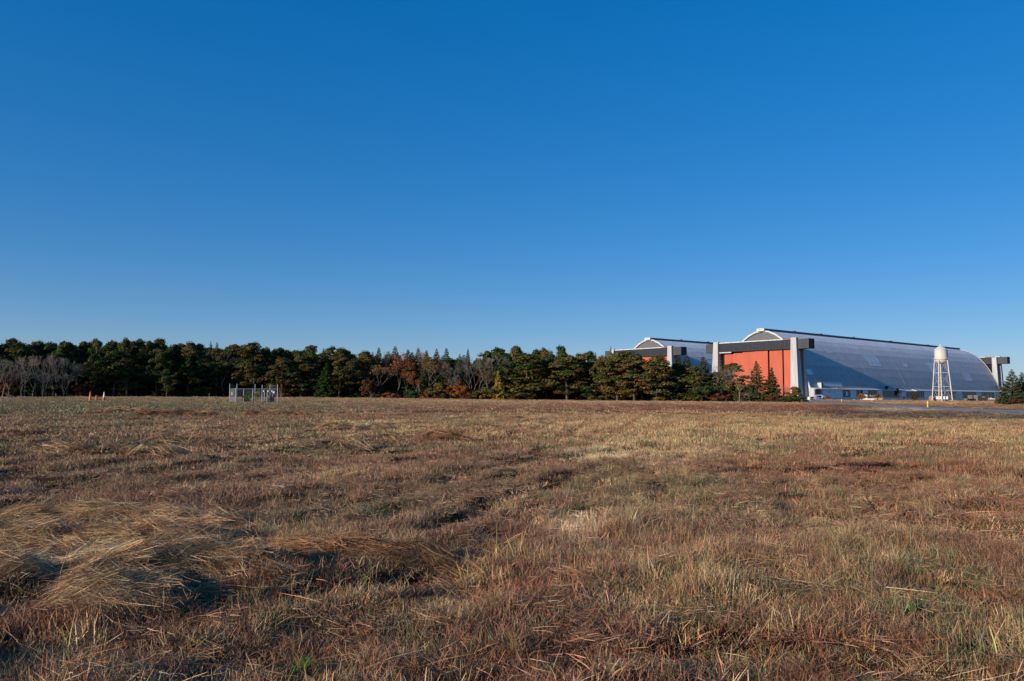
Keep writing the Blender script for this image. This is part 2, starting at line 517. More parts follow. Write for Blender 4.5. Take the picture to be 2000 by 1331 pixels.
M['needles'] = mat_foliage('pine_needles', 0.2)
M['leaves'] = mat_foliage('autumn_leaves', 0.3)
M['bark'] = mat_plain('pine_bark', (0.13, 0.10, 0.08), 0.95, dirt=0.4, scale=2.0)
M['bark_pale'] = mat_plain('pale_bark', (0.235, 0.205, 0.175), 0.95, dirt=0.35, scale=2.0)


def mat_blade():
    m, nt, b, N, L = new_mat('grass_blade')
    a = N.new('ShaderNodeAttribute'); a.attribute_type = 'INSTANCER'; a.attribute_name = 'tint'
    v = N.new('ShaderNodeAttribute'); v.attribute_name = 'col'
    mx = N.new('ShaderNodeMixRGB'); mx.blend_type = 'MULTIPLY'; mx.inputs[0].default_value = 1
    L.new(a.outputs['Color'], mx.inputs[1]); L.new(v.outputs['Color'], mx.inputs[2]); L.new(mx.outputs[0], b.inputs['Base Color'])
    b.inputs['Roughness'].default_value = .5; b.inputs['Specular IOR Level'].default_value = .35
    return m


M['blade'] = mat_blade()


def mat_ground():
    m, nt, b, N, L = new_mat('dry_field_earth')
    a = N.new('ShaderNodeAttribute'); a.attribute_name = 'col'
    tc = N.new('ShaderNodeTexCoord')
    n = N.new('ShaderNodeTexNoise'); n.inputs['Scale'].default_value = 2.2; n.inputs['Detail'].default_value = 12; n.inputs['Roughness'].default_value = .75
    n2 = N.new('ShaderNodeTexNoise'); n2.inputs['Scale'].default_value = .35; n2.inputs['Detail'].default_value = 6; n2.inputs['Roughness'].default_value = .7
    L.new(tc.outputs['Object'], n.inputs['Vector']); L.new(tc.outputs['Object'], n2.inputs['Vector'])
    mu = N.new('ShaderNodeMath'); mu.operation = 'MULTIPLY'; L.new(n.outputs[0], mu.inputs[0]); L.new(n2.outputs[0], mu.inputs[1])
    mr = N.new('ShaderNodeMapRange'); mr.inputs[1].default_value = .12; mr.inputs[2].default_value = .42; mr.inputs[3].default_value = .45; mr.inputs[4].default_value = 1.35
    L.new(mu.outputs[0], mr.inputs[0])
    mx = N.new('ShaderNodeMixRGB'); mx.blend_type = 'MULTIPLY'; mx.inputs[0].default_value = 1
    cb = N.new('ShaderNodeCombineXYZ')
    for i in range(3): L.new(mr.outputs[0], cb.inputs[i])
    L.new(a.outputs['Color'], mx.inputs[1]); L.new(cb.outputs[0], mx.inputs[2]); L.new(mx.outputs[0], b.inputs['Base Color'])
    b.inputs['Roughness'].default_value = 1; b.inputs['Specular IOR Level'].default_value = 0.05
    bp = N.new('ShaderNodeBump'); bp.inputs['Strength'].default_value = .8; bp.inputs['Distance'].default_value = .08
    L.new(n.outputs[0], bp.inputs['Height']); L.new(bp.outputs[0], b.inputs['Normal'])
    return m


M['ground'] = mat_ground()
M['asphalt'] = mat_plain('worn_asphalt', (0.36, 0.33, 0.30), 0.9, dirt=0.25, scale=0.25)
M['apron'] = mat_plain('concrete_apron', (0.20, 0.195, 0.19), 0.9, dirt=0.25, scale=0.08)
M['line'] = mat_plain('worn_road_paint', (0.50, 0.48, 0.44), 0.9, dirt=0.4, scale=0.8)


# ------------------------------------------------------------------ the land
def build_ground():
    az = np.concatenate([np.radians(np.linspace(-48, 48, 420)), np.radians(np.linspace(51, 309, 60))])
    rr = np.concatenate([np.geomspace(0.8, 20, 190), np.geomspace(20.4, 300, 190)[:], np.geomspace(330, 9000, 24)])
    A, Rr = np.meshgrid(az, rr)
    X, Y = Rr * np.sin(A), Rr * np.cos(A)
    Z = gh(X.ravel(), Y.ravel()).reshape(X.shape)
    V = np.stack([X, Y, Z], -1).reshape(-1, 3)
    na, nr = len(az), len(rr)
    i = np.arange(nr - 1)[:, None] * na
    j = np.arange(na)[None, :]
    jn = (j + 1) % na
    Fq = np.stack([i + j, i + jn, i + na + jn, i + na + j], -1).reshape(-1, 4)
    me = bpy.data.meshes.new('ground')
    V = np.vstack([V, [[0, 0, 0]]])
    c = len(V) - 1
    tri = [(c, (k + 1) % na, k) for k in range(na)]
    me.from_pydata(V.tolist(), [], Fq[:, ::-1].tolist() + tri)
    me.polygons.foreach_set('use_smooth', [True] * len(me.polygons))
    me.materials.append(M['ground'])
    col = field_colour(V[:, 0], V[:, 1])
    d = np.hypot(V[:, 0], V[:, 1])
    k = (0.16 + 0.50 * smooth(15, 110, d))[:, None]          # bare earth near by, darkened to paint in shade between stubble; thatch farther off
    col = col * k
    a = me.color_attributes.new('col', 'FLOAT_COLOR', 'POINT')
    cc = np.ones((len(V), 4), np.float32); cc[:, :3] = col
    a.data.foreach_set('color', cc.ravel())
    me.update()
    # normals up
    o = link('ground', me)
    tag(o, 'dry mown field running flat to the tree line', None, kind='structure')
    return o


build_ground()

mb = MB()
for k in range(len(RF) - 1):
    mb.poly([(RN[k][0], RN[k][1], .012), (RF[k][0], RF[k][1], .012), (RF[k + 1][0], RF[k + 1][1], .012), (RN[k + 1][0], RN[k + 1][1], .012)], [(3, 2, 1, 0)])
tag(mb.build('road', M['asphalt']), 'grey asphalt road curving away to the hangars', kind='structure')
mb = MB()
for k in range(len(RF) - 4):
    a0 = [RN[k][i] * .96 + RF[k][i] * .04 for i in (0, 1)]; a1 = [RN[k][i] * .935 + RF[k][i] * .065 for i in (0, 1)]
    b0 = [RN[k + 1][i] * .96 + RF[k + 1][i] * .04 for i in (0, 1)]; b1 = [RN[k + 1][i] * .935 + RF[k + 1][i] * .065 for i in (0, 1)]
    mb.poly([(*a0, .017), (*a1, .017), (*b1, .017), (*b0, .017)], [(3, 2, 1, 0)])
tag(mb.build('road_edge_line', M['line']), 'worn white line along the near edge of the road', kind='structure')

# ------------------------------------------------------------------ hangars
TH = 0.668
HO = Vector((186.15, 585.38, 0))
HL = 390.0
PROF = [(0, 53.3), (6, 52.4), (12, 49.9), (17, 46.6), (21.5, 42.5), (25.6, 37.6), (29.3, 31.8), (32.6, 25.5), (35.7, 18.8), (38.4, 12.0), (40.6, 6.0)]


def s_at(h):
    hs = [p[1] for p in PROF][::-1]; ss = [p[0] for p in PROF][::-1]
    return float(np.interp(h, hs, ss))


def uv_strip(name, s0, h0, s1, h1, side, t0, t1, v0, mat, lift=0.0, nt_=40):
    n = Vector((h0 - h1, 0, s1 - s0)).normalized()
    n = Vector((abs(n.x), 0, abs(n.z)))
    V, F, UV = [], [], []
    L = math.hypot(s1 - s0, h1 - h0)
    th = 0.12
    for i in range(nt_ + 1):
        t = t0 + (t1 - t0) * i / nt_
        for (s, h, v, lf) in ((s0, h0, v0, lift), (s1, h1, v0 + L, lift + 0.035), (s1, h1, v0 + L, lift + 0.035 - th)):
            V.append((side * (s + n.x * lf), t, h + n.z * lf)); UV.append((t, v))
    for i in range(nt_):
        b = i * 3
        q = [(b, b + 3, b + 4, b + 1), (b + 1, b + 4, b + 5, b + 2)]
        F += q if side < 0 else [f[::-1] for f in q]
    F.append((0, 1, 2)); e = nt_ * 3; F.append((e, e + 1, e + 2))
    me = raw_mesh(name, V, F, mat)
    uvl = me.uv_layers.new(name='UVMap')
    for lp in me.loops: uvl.data[lp.index].uv = UV[lp.vertex_index]
    return me


def build_hangar():
    root = empty('airship_hangar', HO, TH - math.pi / 2)
    T0 = 13.0
    # curved roof, one strip after another
    tones = [1.35, 1.38, 1.3, 1.08, .98, .84, .84, .70, .64, .56]  # bleached top to darker foot, with the fall of sunlight painted in
    for side in (1, -1):
        v = 0
        for k in range(len(PROF) - 1):
            (s0, h0), (s1, h1) = PROF[k], PROF[k + 1]
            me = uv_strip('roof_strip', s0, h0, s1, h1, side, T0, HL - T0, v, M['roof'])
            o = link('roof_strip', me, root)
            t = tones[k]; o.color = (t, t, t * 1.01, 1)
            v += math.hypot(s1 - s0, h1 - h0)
    # newer, bluer sheets let into the roof
    for t0, t1, h0, h1, c in ((119, 142, 37.5, 27.5, (1.0, 1.07, 1.16)), (182, 191, 31.5, 28.8, (1.1, 1.18, 1.3)), (233, 247, 34, 22, (1.02, 1.12, 1.24)), (15.5, 24, 22.5, 18.3, (1.25, 1.32, 1.4)),
                              (166, 167.5, 40, 12, (1.2, 1.22, 1.25)), (300, 318, 26, 18, (1.0, 1.05, 1.1)), (60, 72, 41, 36, (.96, 1.0, 1.05)), (25, 60, 13, 9.6, (1.1, 1.13, 1.16))):
        hs = [h0] + [p[1] for p in PROF if h1 < p[1] < h0] + [h1]
        V, F, UV = [], [], []
        for i, h in enumerate(hs):
            s = s_at(h) + .16
            V += [(s, t0, h + .08), (s, t1, h + .08)]; UV += [(t0, h), (t1, h)]
            if i: F.append((2 * i - 2, 2 * i - 1, 2 * i + 1, 2 * i))
        me = raw_mesh('roof_patch', V, F, M['roof'])
        uvl = me.uv_layers.new(name='UVMap')
        for lp in me.loops: uvl.data[lp.index].uv = UV[lp.vertex_index]
        o = link('roof_patch', me, root); o.color = (*c, 1)
    # arch gables and white rims at both ends
    for t, d in ((T0 + .6, 1), (HL - T0 - .6, -1)):
        g = [(s, h) for s, h in PROF if h > 5.5]
        left = [(-s, h) for s, h in g[1:]][::-1]
        poly = left + g
        P = [(s * .985, t, h - .15) for s, h in poly]
        MB().poly(P + [(p[0], t + .5 * d, p[2]) for p in P], [tuple(range(len(P)))[::-1] if d > 0 else tuple(range(len(P)))]).build('gable_wall', M['wall_grey'], root)
        rim = MB()
        fine = []
        for (sa, ha), (sb, hb) in zip(poly[:-1], poly[1:]):
            fine.append((sa, ha))
        fine.append(poly[-1])
        for (sa, ha), (sb, hb) in zip(fine[:-1], fine[1:]):
            def off(s, h, o_):
                n = Vector((s * 0.030 * 2, h * 0 + 1.0)); n.normalize()
                return s + n.x * o_, h + n.y * o_
            a_i, b_i = off(sa, ha, -.95), off(sb, hb, -.95)
            a_o, b_o = off(sa, ha, .28), off(sb, hb, .28)
            ya, yb = (t - 1.5 * d, t - .15 * d)
            rim.hexa([(a_i[0], ya, a_i[1]), (b_i[0], ya, b_i[1]), (b_i[0], yb, b_i[1]), (a_i[0], yb, a_i[1]),
                      (a_o[0], ya, a_o[1]), (b_o[0], ya, b_o[1]), (b_o[0], yb, b_o[1]), (a_o[0], yb, a_o[1])])
        rim.build('arch_rim', M['white_trim'], root)
    # ridge ventilator
    vent = MB().box(-2.6, 2.6, T0 - 1.0, HL - 17, 52.6, 54.3).build('ridge_ventilator', M['roof_dark'], root)
    MB().box(-3.0, 3.0, T0 + .5, HL - 19, 54.303, 54.75).build('ventilator_roof', M['roof_dark'], vent)
    MB().box(-3.3, 3.3, T0 - 2.6, T0 - 1.003, 52.7, 54.9).build('ventilator_end', M['white_trim'], vent)
    MB().box(-2.4, 2.4, HL - 16.9, HL - 14, 53.2, 55.1).build('ventilator_end', M['roof_dark'], vent)
    for t in (T0 + 44, T0 + 85, T0 + 140, T0 + 210, T0 + 290):
        MB().box(-1.0, 1.0, t, t + 2.2, 54.8, 55.6).build('roof_hatch', M['roof_dark'], root)
    # door towers, four of them, and the two box beams that join them
    for d, T in ((1, 0.0), (-1, HL)):
        def tt(v): return T + d * v
        for side in (1, -1):
            i0 = 32.3
            pyl = MB()
            a = lambda s, t, h: (side * s, tt(t), h)
            pyl.hexa([a(i0, -1.6, 0), a(38.9, -1.6, 0), a(38.9, 3.2, 0), a(i0, 3.2, 0), a(i0, 0, 45.3), a(36.75, 0, 45.3), a(36.75, 2.9, 45.3), a(i0, 2.9, 45.3)])
            p = pyl.build('door_pylon', M['concrete'], root)
            MB().hexa([a(i0, 8.6, 0), a(38.1, 8.6, 0), a(38.1, 12.35, 0), a(i0, 12.35, 0), a(i0, 9.7, 43.9), a(36.4, 9.7, 43.9), a(36.4, 12.3, 43.9), a(i0, 12.3, 43.9)]).build('rear_pier', M['concrete'], p)
            MB().hexa([a(i0 + .4, 3.0, 0), a(37.9, 3.0, 0), a(37.9, 9.4, 0), a(i0 + .4, 9.4, 0), a(i0 + .4, 2.7, 37), a(36.2, 2.7, 37), a(36.2, 9.6, 37), a(i0 + .4, 9.6, 37)]).build('brick_infill', M['brick_infill'], p)
            MB().hexa([a(38.1, 3.4, 0), a(38.5, 3.4, 0), a(38.5, 5.0, 0), a(38.1, 5.0, 0), a(36.2, 3.4, 36), a(36.6, 3.4, 36), a(36.6, 5.0, 36), a(36.2, 5.0, 36)]).build('service_duct', M['steel'], p)
            # beam end, cantilevered past the tower
            e = MB()
            y0, y1 = sorted((tt(2.1), tt(9.6)))
            x0, x1 = sorted((side * 36.2, side * 45.5))
            e.box(x0, x1, y0, y1, 37.0, 44.1)
            e.build('beam_end', M['beam_grey'], root)
            x0, x1 = sorted((side * 45.503, side * 45.65))
            MB().box(x0, x1, y0 - .05, y1 + .05, 36.9, 44.2).build('beam_end_shade', M['slate'], root)  # dark sheet that paints the beam's end face as shaded
        y0, y1 = sorted((tt(2.3), tt(9.4)))
        MB().box(-32.4, 32.4, y0, y1, 37.0, 44.0).build('box_beam', M['slate'], root)
        for k in range(8):   # faint cladding panels proud of the beam
            x0 = -32.2 + k * 8.05
            yy = tt(2.28)
            ya, yb = sorted((yy, yy - .06 * d))
            MB().box(x0 + .06, x0 + 7.99, ya, yb, 37.3, 43.7).build('cladding_panel', M['slate'], root)
        ya, yb = sorted((tt(1.5), tt(9.8)))
        MB().box(-32.2, 25.0, ya, yb, 44.003, 44.75).build('beam_coping', M['white_trim'], root)
        MB().box(25.01, 32.2, ya, yb, 44.003, 44.65).build('beam_coping', M['rust_trim'], root)
        ya, yb = sorted((tt(1.6), tt(2.29)))
        MB().box(-32.2, -21.0, ya, yb, 36.2, 36.95).build('door_head_trim', M['white_trim'], root)
        # doors
        edges = [(-30.0, -21.9, 5.4, 35.2), (-21.8, -12.1, 5.0, 35.9), (-12.05, -0.75, 4.5, 36.6), (-0.55, 10.4, 4.0, 36.8), (11.5, 22.4, 4.5, 36.8), (23.6, 32.2, 4.5, 36.8)]
        for k, (a0, a1, tz, top) in enumerate(edges):
            ya, yb = sorted((tt(tz), tt(tz + .8)))
            o = MB().box(a0, a1, ya, yb, 0.3, top).build('door_leaf', M['door'], root)
            c = (.97, 1.02, .99, 1.03, 1.0, 1.02)[k]
            o.color = (c, c, c, 1)
            for z in (9, 18, 27):
                yy = tt(tz - .07)
                ya, yb = sorted((yy, tt(tz - .005)))
                r = MB().box(a0 + .05, a1 - .05, ya, yb, z, z + .22).build('girt', M['door'], o)
                r.color = (c * .97,) * 3 + (1,)
        ya, yb = sorted((tt(6.4), tt(6.9)))
        MB().box(-32.2, 32.2, ya, yb, 0, 37).build('door_gap_shade', M['gap_shade'], root)  # near-black sheet standing for the overlap shadows between the door leaves
        # shell end wall beside the tower, sloping down to the annex
        for side in (1, -1):
            y0, y1 = tt(T0 - .6), tt(T0 + .55)
            pr = [(32.6, 0), (43.2, 0), (43.2, 7.55), (41.0, 7.9), (40.1, 8.7), (38.7, 12.4), (36.1, 18.9), (33.0, 25.5), (32.6, 25.5)]
            P = [(side * s, y0, h) for s, h in pr] + [(side * s, y1, h) for s, h in pr]
            n = len(pr)
            F = [tuple(range(n)), tuple(range(2 * n - 1, n - 1, -1))] + [(k, k + n, (k + 1) % n + n, (k + 1) % n) for k in range(n)]
            MB().poly(P, F).build('end_wall', M['concrete'], root)
    # side annexes with their long low roofs
    A0, A1 = T0 + .56, HL - T0 - .56
    bays = [(A0, 24, 'bay'), (24, 52.7, 'wall'), (52.7, 64.7, 'win'), (64.7, 73.8, 'wall'), (73.8, 107, 'win'), (107, 116, 'wall'), (116, 149.6, 'win'), (149.6, 158, 'wall'), (158, 192.5, 'win'),
            (192.5, 207, 'wall'), (207, 258, 'win'), (258, 272, 'wall'), (272, 305, 'win'), (305, 318, 'wall'), (318, 350, 'win'), (350, A1, 'wall')]
    for side in (1, -1):
        x0, x1 = sorted((side * 39.6, side * 43.5))
        for a0, a1, dz in ((A0, 155, 0.0), (155, 176, -.45), (176, A1, 0.0)):
            q0, q1, zi, zo = side * 39.4, side * 43.9, 8.75 + dz, 7.55 + dz
            MB().hexa([(q0, a0, zi - .5), (q1, a0, zo - .4), (q1, a1, zo - .4), (q0, a1, zi - .5), (q0, a0, zi), (q1, a0, zo), (q1, a1, zo), (q0, a1, zi)]).build('annex_roof', M['white_trim'] if dz == 0 else M['concrete_low'], root)
        for a0, a1, kd in bays:
            if kd == 'wall':
                x0, x1 = sorted((side * 40.0, side * 43.0))
                MB().box(x0, x1, a0 + .01, a1 - .01, 0, 7.1).build('annex_wall', M['concrete_low'], root)
            elif kd == 'bay':
                x0, x1 = sorted((side * 40.0, side * 41.0))
                MB().box(x0, x1, a0 + 1, a1 - .01, 0, 7.1).build('open_bay', M['wall_grey'], root)
                x0, x1 = sorted((side * 42.6, side * 43.1))
                MB().box(x0, x1, a0 + .0, a0 + .8, 0, 7.1).build('bay_post', M['white_trim'], root)
            else:
                x0, x1 = sorted((side * 40.2, side * 42.7))
                w = MB().box(x0, x1, a0, a1, 1.35, 7.0).build('window', M['glass_dark'], root)
                x0, x1 = sorted((side * 40.1, side * 42.95))
                MB().box(x0, x1, a0, a1, 0, 1.34).build('sill_wall', M['concrete_low'], w)
                fr = MB()
                x0, x1 = sorted((side * 42.71, side * 42.8))
                n = max(2, int((a1 - a0) / 4))
                for k in range(n + 1):
                    q = a0 + (a1 - a0 - .12) * k / n
                    fr.box(x0, x1, q, q + .12, 1.36, 7.0)
                for z in (3.2, 5.1):
                    fr.box(x0, x1, a0 + .13, a1 - .13, z, z + .09)
                fr.build('window_frame', M['wall_grey'], w)
    # details on the near annex
    MB().box(43.01, 43.06, 152.2, 155.4, 0, 2.6).build('annex_door', M['glass_dark'], root)
    MB().box(42.72, 42.9, 58.0, 61.0, 2.6, 5.8).build('window_panel', M['concrete_low'], root)
    MB().box(43.02, 43.3, 83.5, 91.5, 4.6, 7.0).build('sign_board', M['concrete_low'], root)
    MB().box(42.82, 43.1, 86.3, 88.2, 1.9, 4.6).build('sign_bracket', M['white_trim'], root)
    for t, z in ((33.5, 5.0), (39.5, 4.8)):
        MB().box(43.01, 43.08, t, t + .9, z, z + .8).build('wall_vent', M['black'], root)
    # roof duct with one white face, small ventilators on the annex roof
    dct = MB().hexa([(39.6, 25.0, 7.6), (41.6, 25.0, 7.6), (41.6, 27.6, 7.6), (39.6, 27.6, 7.6), (38.2, 24.7, 12.2), (41.6, 24.7, 12.2), (41.6, 27.8, 12.2), (38.2, 27.8, 12.2)]).build('roof_duct', M['white_trim'], root)
    MB().hexa([(41.61, 25.0, 7.6), (41.7, 25.0, 7.6), (41.7, 27.6, 7.6), (41.61, 27.6, 7.6), (41.61, 24.7, 12.2), (41.7, 24.7, 12.2), (41.7, 27.8, 12.2), (41.61, 27.8, 12.2)]).build('duct_side', M['brick_infill'], dct)
    for t, r, z in ((47.5, .9, 2.4), (57.5, .5, 1.4)):
        MB().lathe([(r * .5, 7.5), (r * .5, 7.7 + z * .4), (r, 7.7 + z * .5), (r * .8, 7.7 + z), (0.01, 7.8 + z)], 10, (41.8, t)).build('roof_cowl', M['brown_box'], root)
    MB().lathe([(.5, 7.4), (.5, 8.2), (1.6, 10.4), (1.6, 10.7), (0.01, 10.7)], 12, (41.8, 126)).build('roof_cowl', M['black'], root)
    MB().box(43.1, 44.0, 140.2, 142.8, 3.0, 9.2).build('escape_stair', M['black'], root)
    return root


hangar = build_hangar()
tag(hangar, 'huge arched airship hangar with orange doors behind the white water tower', 'hangar', 'twin airship hangars beyond the field')
h2 = copy_tree(hangar)
h2.location = (115.6, 686.1, 0)
tag(h2, 'farther arched airship hangar half hidden behind the pines', 'hangar', 'twin airship hangars beyond the field')

# apron of paving beside the hangar
def hloc(s, t, h=0.0):
    c, sn = math.cos(TH - math.pi / 2), math.sin(TH - math.pi / 2)
    return Vector((HO.x + c * s - sn * t, HO.y + sn * s + c * t, h))


ap = [hloc(-60, -45), hloc(75, -60), hloc(66, 110), hloc(60, 380), hloc(-60, 380)]
tag(MB().poly([(p.x, p.y, .006) for p in ap], [(0, 1, 2, 3, 4)]).build('apron', M['apron']), 'grey paved apron around the hangars', kind='structure')


# ------------------------------------------------------------------ water tower
def build_water_tower():
    Y = 340.0
    base = at(1840.5, 784.6, Y)
    root = empty('water_tower', (base.x, base.y, 0), 0)
    k = Y / F_PX           # metres per photo pixel there
    H = 108.3 * k
    R = 11.2 * k
    z_ = lambda py: (784.8 - py) * k
    tank = MB().lathe([(R, z_(703.5)), (R, z_(686.0)), (R * 1.0, z_(685.2))], 40).build('tank', M['white_paint'], root, True)
    MB().lathe([(R * 1.08, z_(685.6)), (R * 1.08, z_(684.8)), (R * .62, z_(680.0)), (R * .3, z_(677.8)), (R * .09, z_(676.8)), (R * .09, z_(675.2)), (R * .15, z_(675.0)), (R * .1, z_(673.9)), (.01, z_(673.7))], 40).build('conical_roof', M['white_paint'], root)
    MB().lathe([(R, z_(703.6)), (R * .97, z_(705.5)), (R * .85, z_(708.2)), (R * .62, z_(710.5)), (R * .3, z_(711.9)), (.02, z_(712.2))], 40).build('tank_bowl', M['white_paint'], root, True)
    MB().lathe([(R * 1.01, z_(703.4)), (R * 1.17, z_(703.4)), (R * 1.17, z_(702.7)), (R * 1.01, z_(702.7))], 40).build('balcony', M['white_paint'], root)
    rail = MB()
    for i in range(20):
        a = 2 * math.pi * i / 20
        p = (R * 1.16 * math.cos(a), R * 1.16 * math.sin(a))
        q = (R * 1.16 * math.cos(a + math.pi / 10), R * 1.16 * math.sin(a + math.pi / 10))
        rail.tube((*p, z_(702.7)), (*p, z_(700.2)), .03, n=4)
        rail.tube((*p, z_(700.2)), (*q, z_(700.2)), .03, n=4)
    rail.build('balcony_rail', M['white_paint'], root)
    MB().tube((0, 0, 0), (0, 0, z_(711.5)), 1.9 * k, n=20).build('riser_pipe', M['white_paint'], root, False)
    # four legs, splayed; azimuth chosen from where they stand in view
    angs = [math.radians(a) for a in (132.5, 222.5, 312.5, 42.5)]
    rt, rb = 11.6 * k, 18.2 * k
    tops, bots = [], []
    for a in angs:
        tops.append(Vector((rt * math.cos(a), rt * math.sin(a), z_(704))))
        bots.append(Vector((rb * math.cos(a), rb * math.sin(a), 0)))
    for t, b in zip(tops, bots):
        leg = MB().tube(b, t, .95 * k, .85 * k, 8).build('leg', M['white_paint'], root)
        MB().box(b.x - .6, b.x + .6, b.y - .6, b.y + .6, 0.0, .45).build('footing', M['tan'], leg)
    lv = [z_(729.7), z_(756.5)]
    zt = z_(704)
    lev = [zt] + lv + [0.8]
    pos = lambda i, z: bots[i].lerp(tops[i], z / zt)
    for z in lv:
        for i in range(4):
            MB().tube(pos(i, z), pos((i + 1) % 4, z), .48 * k, n=6).build('strut', M['white_paint'], root)
    for a, b in zip(lev[:-1], lev[1:]):
        for i in range(4):
            br = MB()
            j = (i + 1) % 4
            br.tube(pos(i, a), pos(j, b), .035, n=4); br.tube(pos(j, a), pos(i, b), .035, n=4)
            br.build('brace_rods', M['white_paint'], root)
    lad = MB()
    x = R * 1.12
    a = math.radians(-12)
    c, s = math.cos(a), math.sin(a)
    for dx in (-.25, .25):
        lad.tube((c * x - s * dx, s * x + c * dx, z_(703)), (c * x - s * dx, s * x + c * dx, z_(684)), .05, n=4)
    for i in range(18):
        z = z_(703) + (z_(684) - z_(703)) * i / 17
        lad.tube((c * x + s * .25, s * x - c * .25, z), (c * x - s * .25, s * x + c * .25, z), .03, n=4)
    lad.build('ladder', M['white_paint'], root)
    return tag(root, 'white elevated water tower on splayed legs in front of the large hangar', 'water tower')


build_water_tower()


# ------------------------------------------------------------------ trees
def rnd_unit(rng, n):
    v = rng.normal(size=(n, 3))
    return v / np.linalg.norm(v, axis=1, keepdims=True)


def leaf_faces(C, Nn, size, col, rng, jit=.5, asp=1.0, tri=False):
    """flat faces at C, facing about along Nn"""
    n = len(C)
    N_ = Nn + jit * rng.normal(size=(n, 3))
    N_ /= np.linalg.norm(N_, axis=1, keepdims=True)
    a = np.cross(N_, rnd_unit(rng, n)); a /= np.linalg.norm(a, axis=1, keepdims=True) + 1e-9
    b = np.cross(N_, a)
    s = (size * rng.uniform(.6, 1.35, n))[:, None]
    a, b = a * s * .5, b * s * .5 * asp
    if tri:
        V = np.stack([C - a - b * .7, C + a - b * .7, C + b * 1.2], 1).reshape(-1, 3)
    else:
        V = np.stack([C - a - b, C + a - b * .8, C + a * .7 + b, C - a * .8 + b * .9], 1).reshape(-1, 3)
    return V, np.asarray(col)


def puff(c, r, n, rng, base_col, size, flat=.98, var=.22):
    u = rnd_unit(rng, n)
    u[:, 2] = np.where(u[:, 2] < -.25, -u[:, 2] * .5, u[:, 2])
    rad = r * rng.uniform(.55, 1.08, n)[:, None]
    C = c + u * rad * np.array([1, 1, flat])
    col = base_col * rng.uniform(1 - var, 1 + var, (n, 1)) * rng.uniform(.92, 1.08, (n, 3))
    return leaf_faces(C, u + np.array([0, 0, .35]), np.full(n, size), col, rng, .45)


G_DARK = np.array([.062, .086, .034]); G_OLIVE = np.array([.118, .110, .040]); G_RUST = np.array([.135, .086, .032]); G_BRIGHT = np.array([.055, .10, .028])


def proto_pine(seed, H=16.0, W=3.6, z0=.28, rust=.3, n_puff=58, bend=.4):
    rng = np.random.default_rng(seed)
    tr = MB()
    bx, by = rng.normal(0, bend, 2)
    axis = lambda z: Vector((bx * (z / H) ** 2 + .15 * math.sin(z * .5 + seed), by * (z / H) ** 2, z))
    zs = np.linspace(0, H * .93, 9)
    for a, b in zip(zs[:-1], zs[1:]):
        tr.tube(axis(a), axis(b), .21 * (1 - a / H) + .03, .21 * (1 - b / H) + .03, 6, False)
    Vs, Cs = [], []
    lob = rng.uniform(.6, 1.25, 7)
    for k in range(n_puff):
        t = rng.uniform() ** .85 if k > 3 else .97
        z = H * (z0 + (1 - z0) * t) - 1.0
        env = W * min(1, (t / .22 + .25)) ** .6 * max(.02, (1 - t ** 3.2)) ** .6
        ang = rng.uniform(0, 6.283)
        lb = lob[(int(ang / 6.283 * 5) + int(t * 4) * 3) % 7] * rng.uniform(.7, 1.15)
        r = env * lb * math.sqrt(rng.uniform(.12, 1.0))
        c0 = axis(max(0.5, z - r * .25))
        c = np.array([c0.x + r * math.cos(ang), c0.y + r * math.sin(ang), z + rng.uniform(-.7, .7)])
        pr = rng.uniform(.75, 1.45) * (1.0 if t < .85 else .9)
        q = rng.uniform()
        base = G_RUST if q < rust else (G_OLIVE if q < .5 + rust * .5 else (G_BRIGHT if q > .86 else G_DARK))
        base = base * rng.uniform(.8, 1.2)
        V, C = puff(c, pr, int(95 * pr), rng, base, .30)
        Vs.append(V); Cs.append(C)
        if r > .5:
            tr.tube(c0, c - np.array([0, 0, pr * .3]), .06, .025, 3, False)
    # dead lower twigs
    for k in range(10):
        z = rng.uniform(.1, z0 + .05) * H; a = rng.uniform(0, 6.28); L = rng.uniform(.6, 1.6)
        p = axis(z); tr.tube(p, p + Vector((L * math.cos(a), L * math.sin(a), rng.uniform(-.2, .5))), .03, .012, 3, False)
    return raw_mesh('pine_trunk', tr.V, tr.F, M['bark']), np_mesh('pine_crown', np.vstack(Vs), 4, M['needles'], np.vstack(Cs))


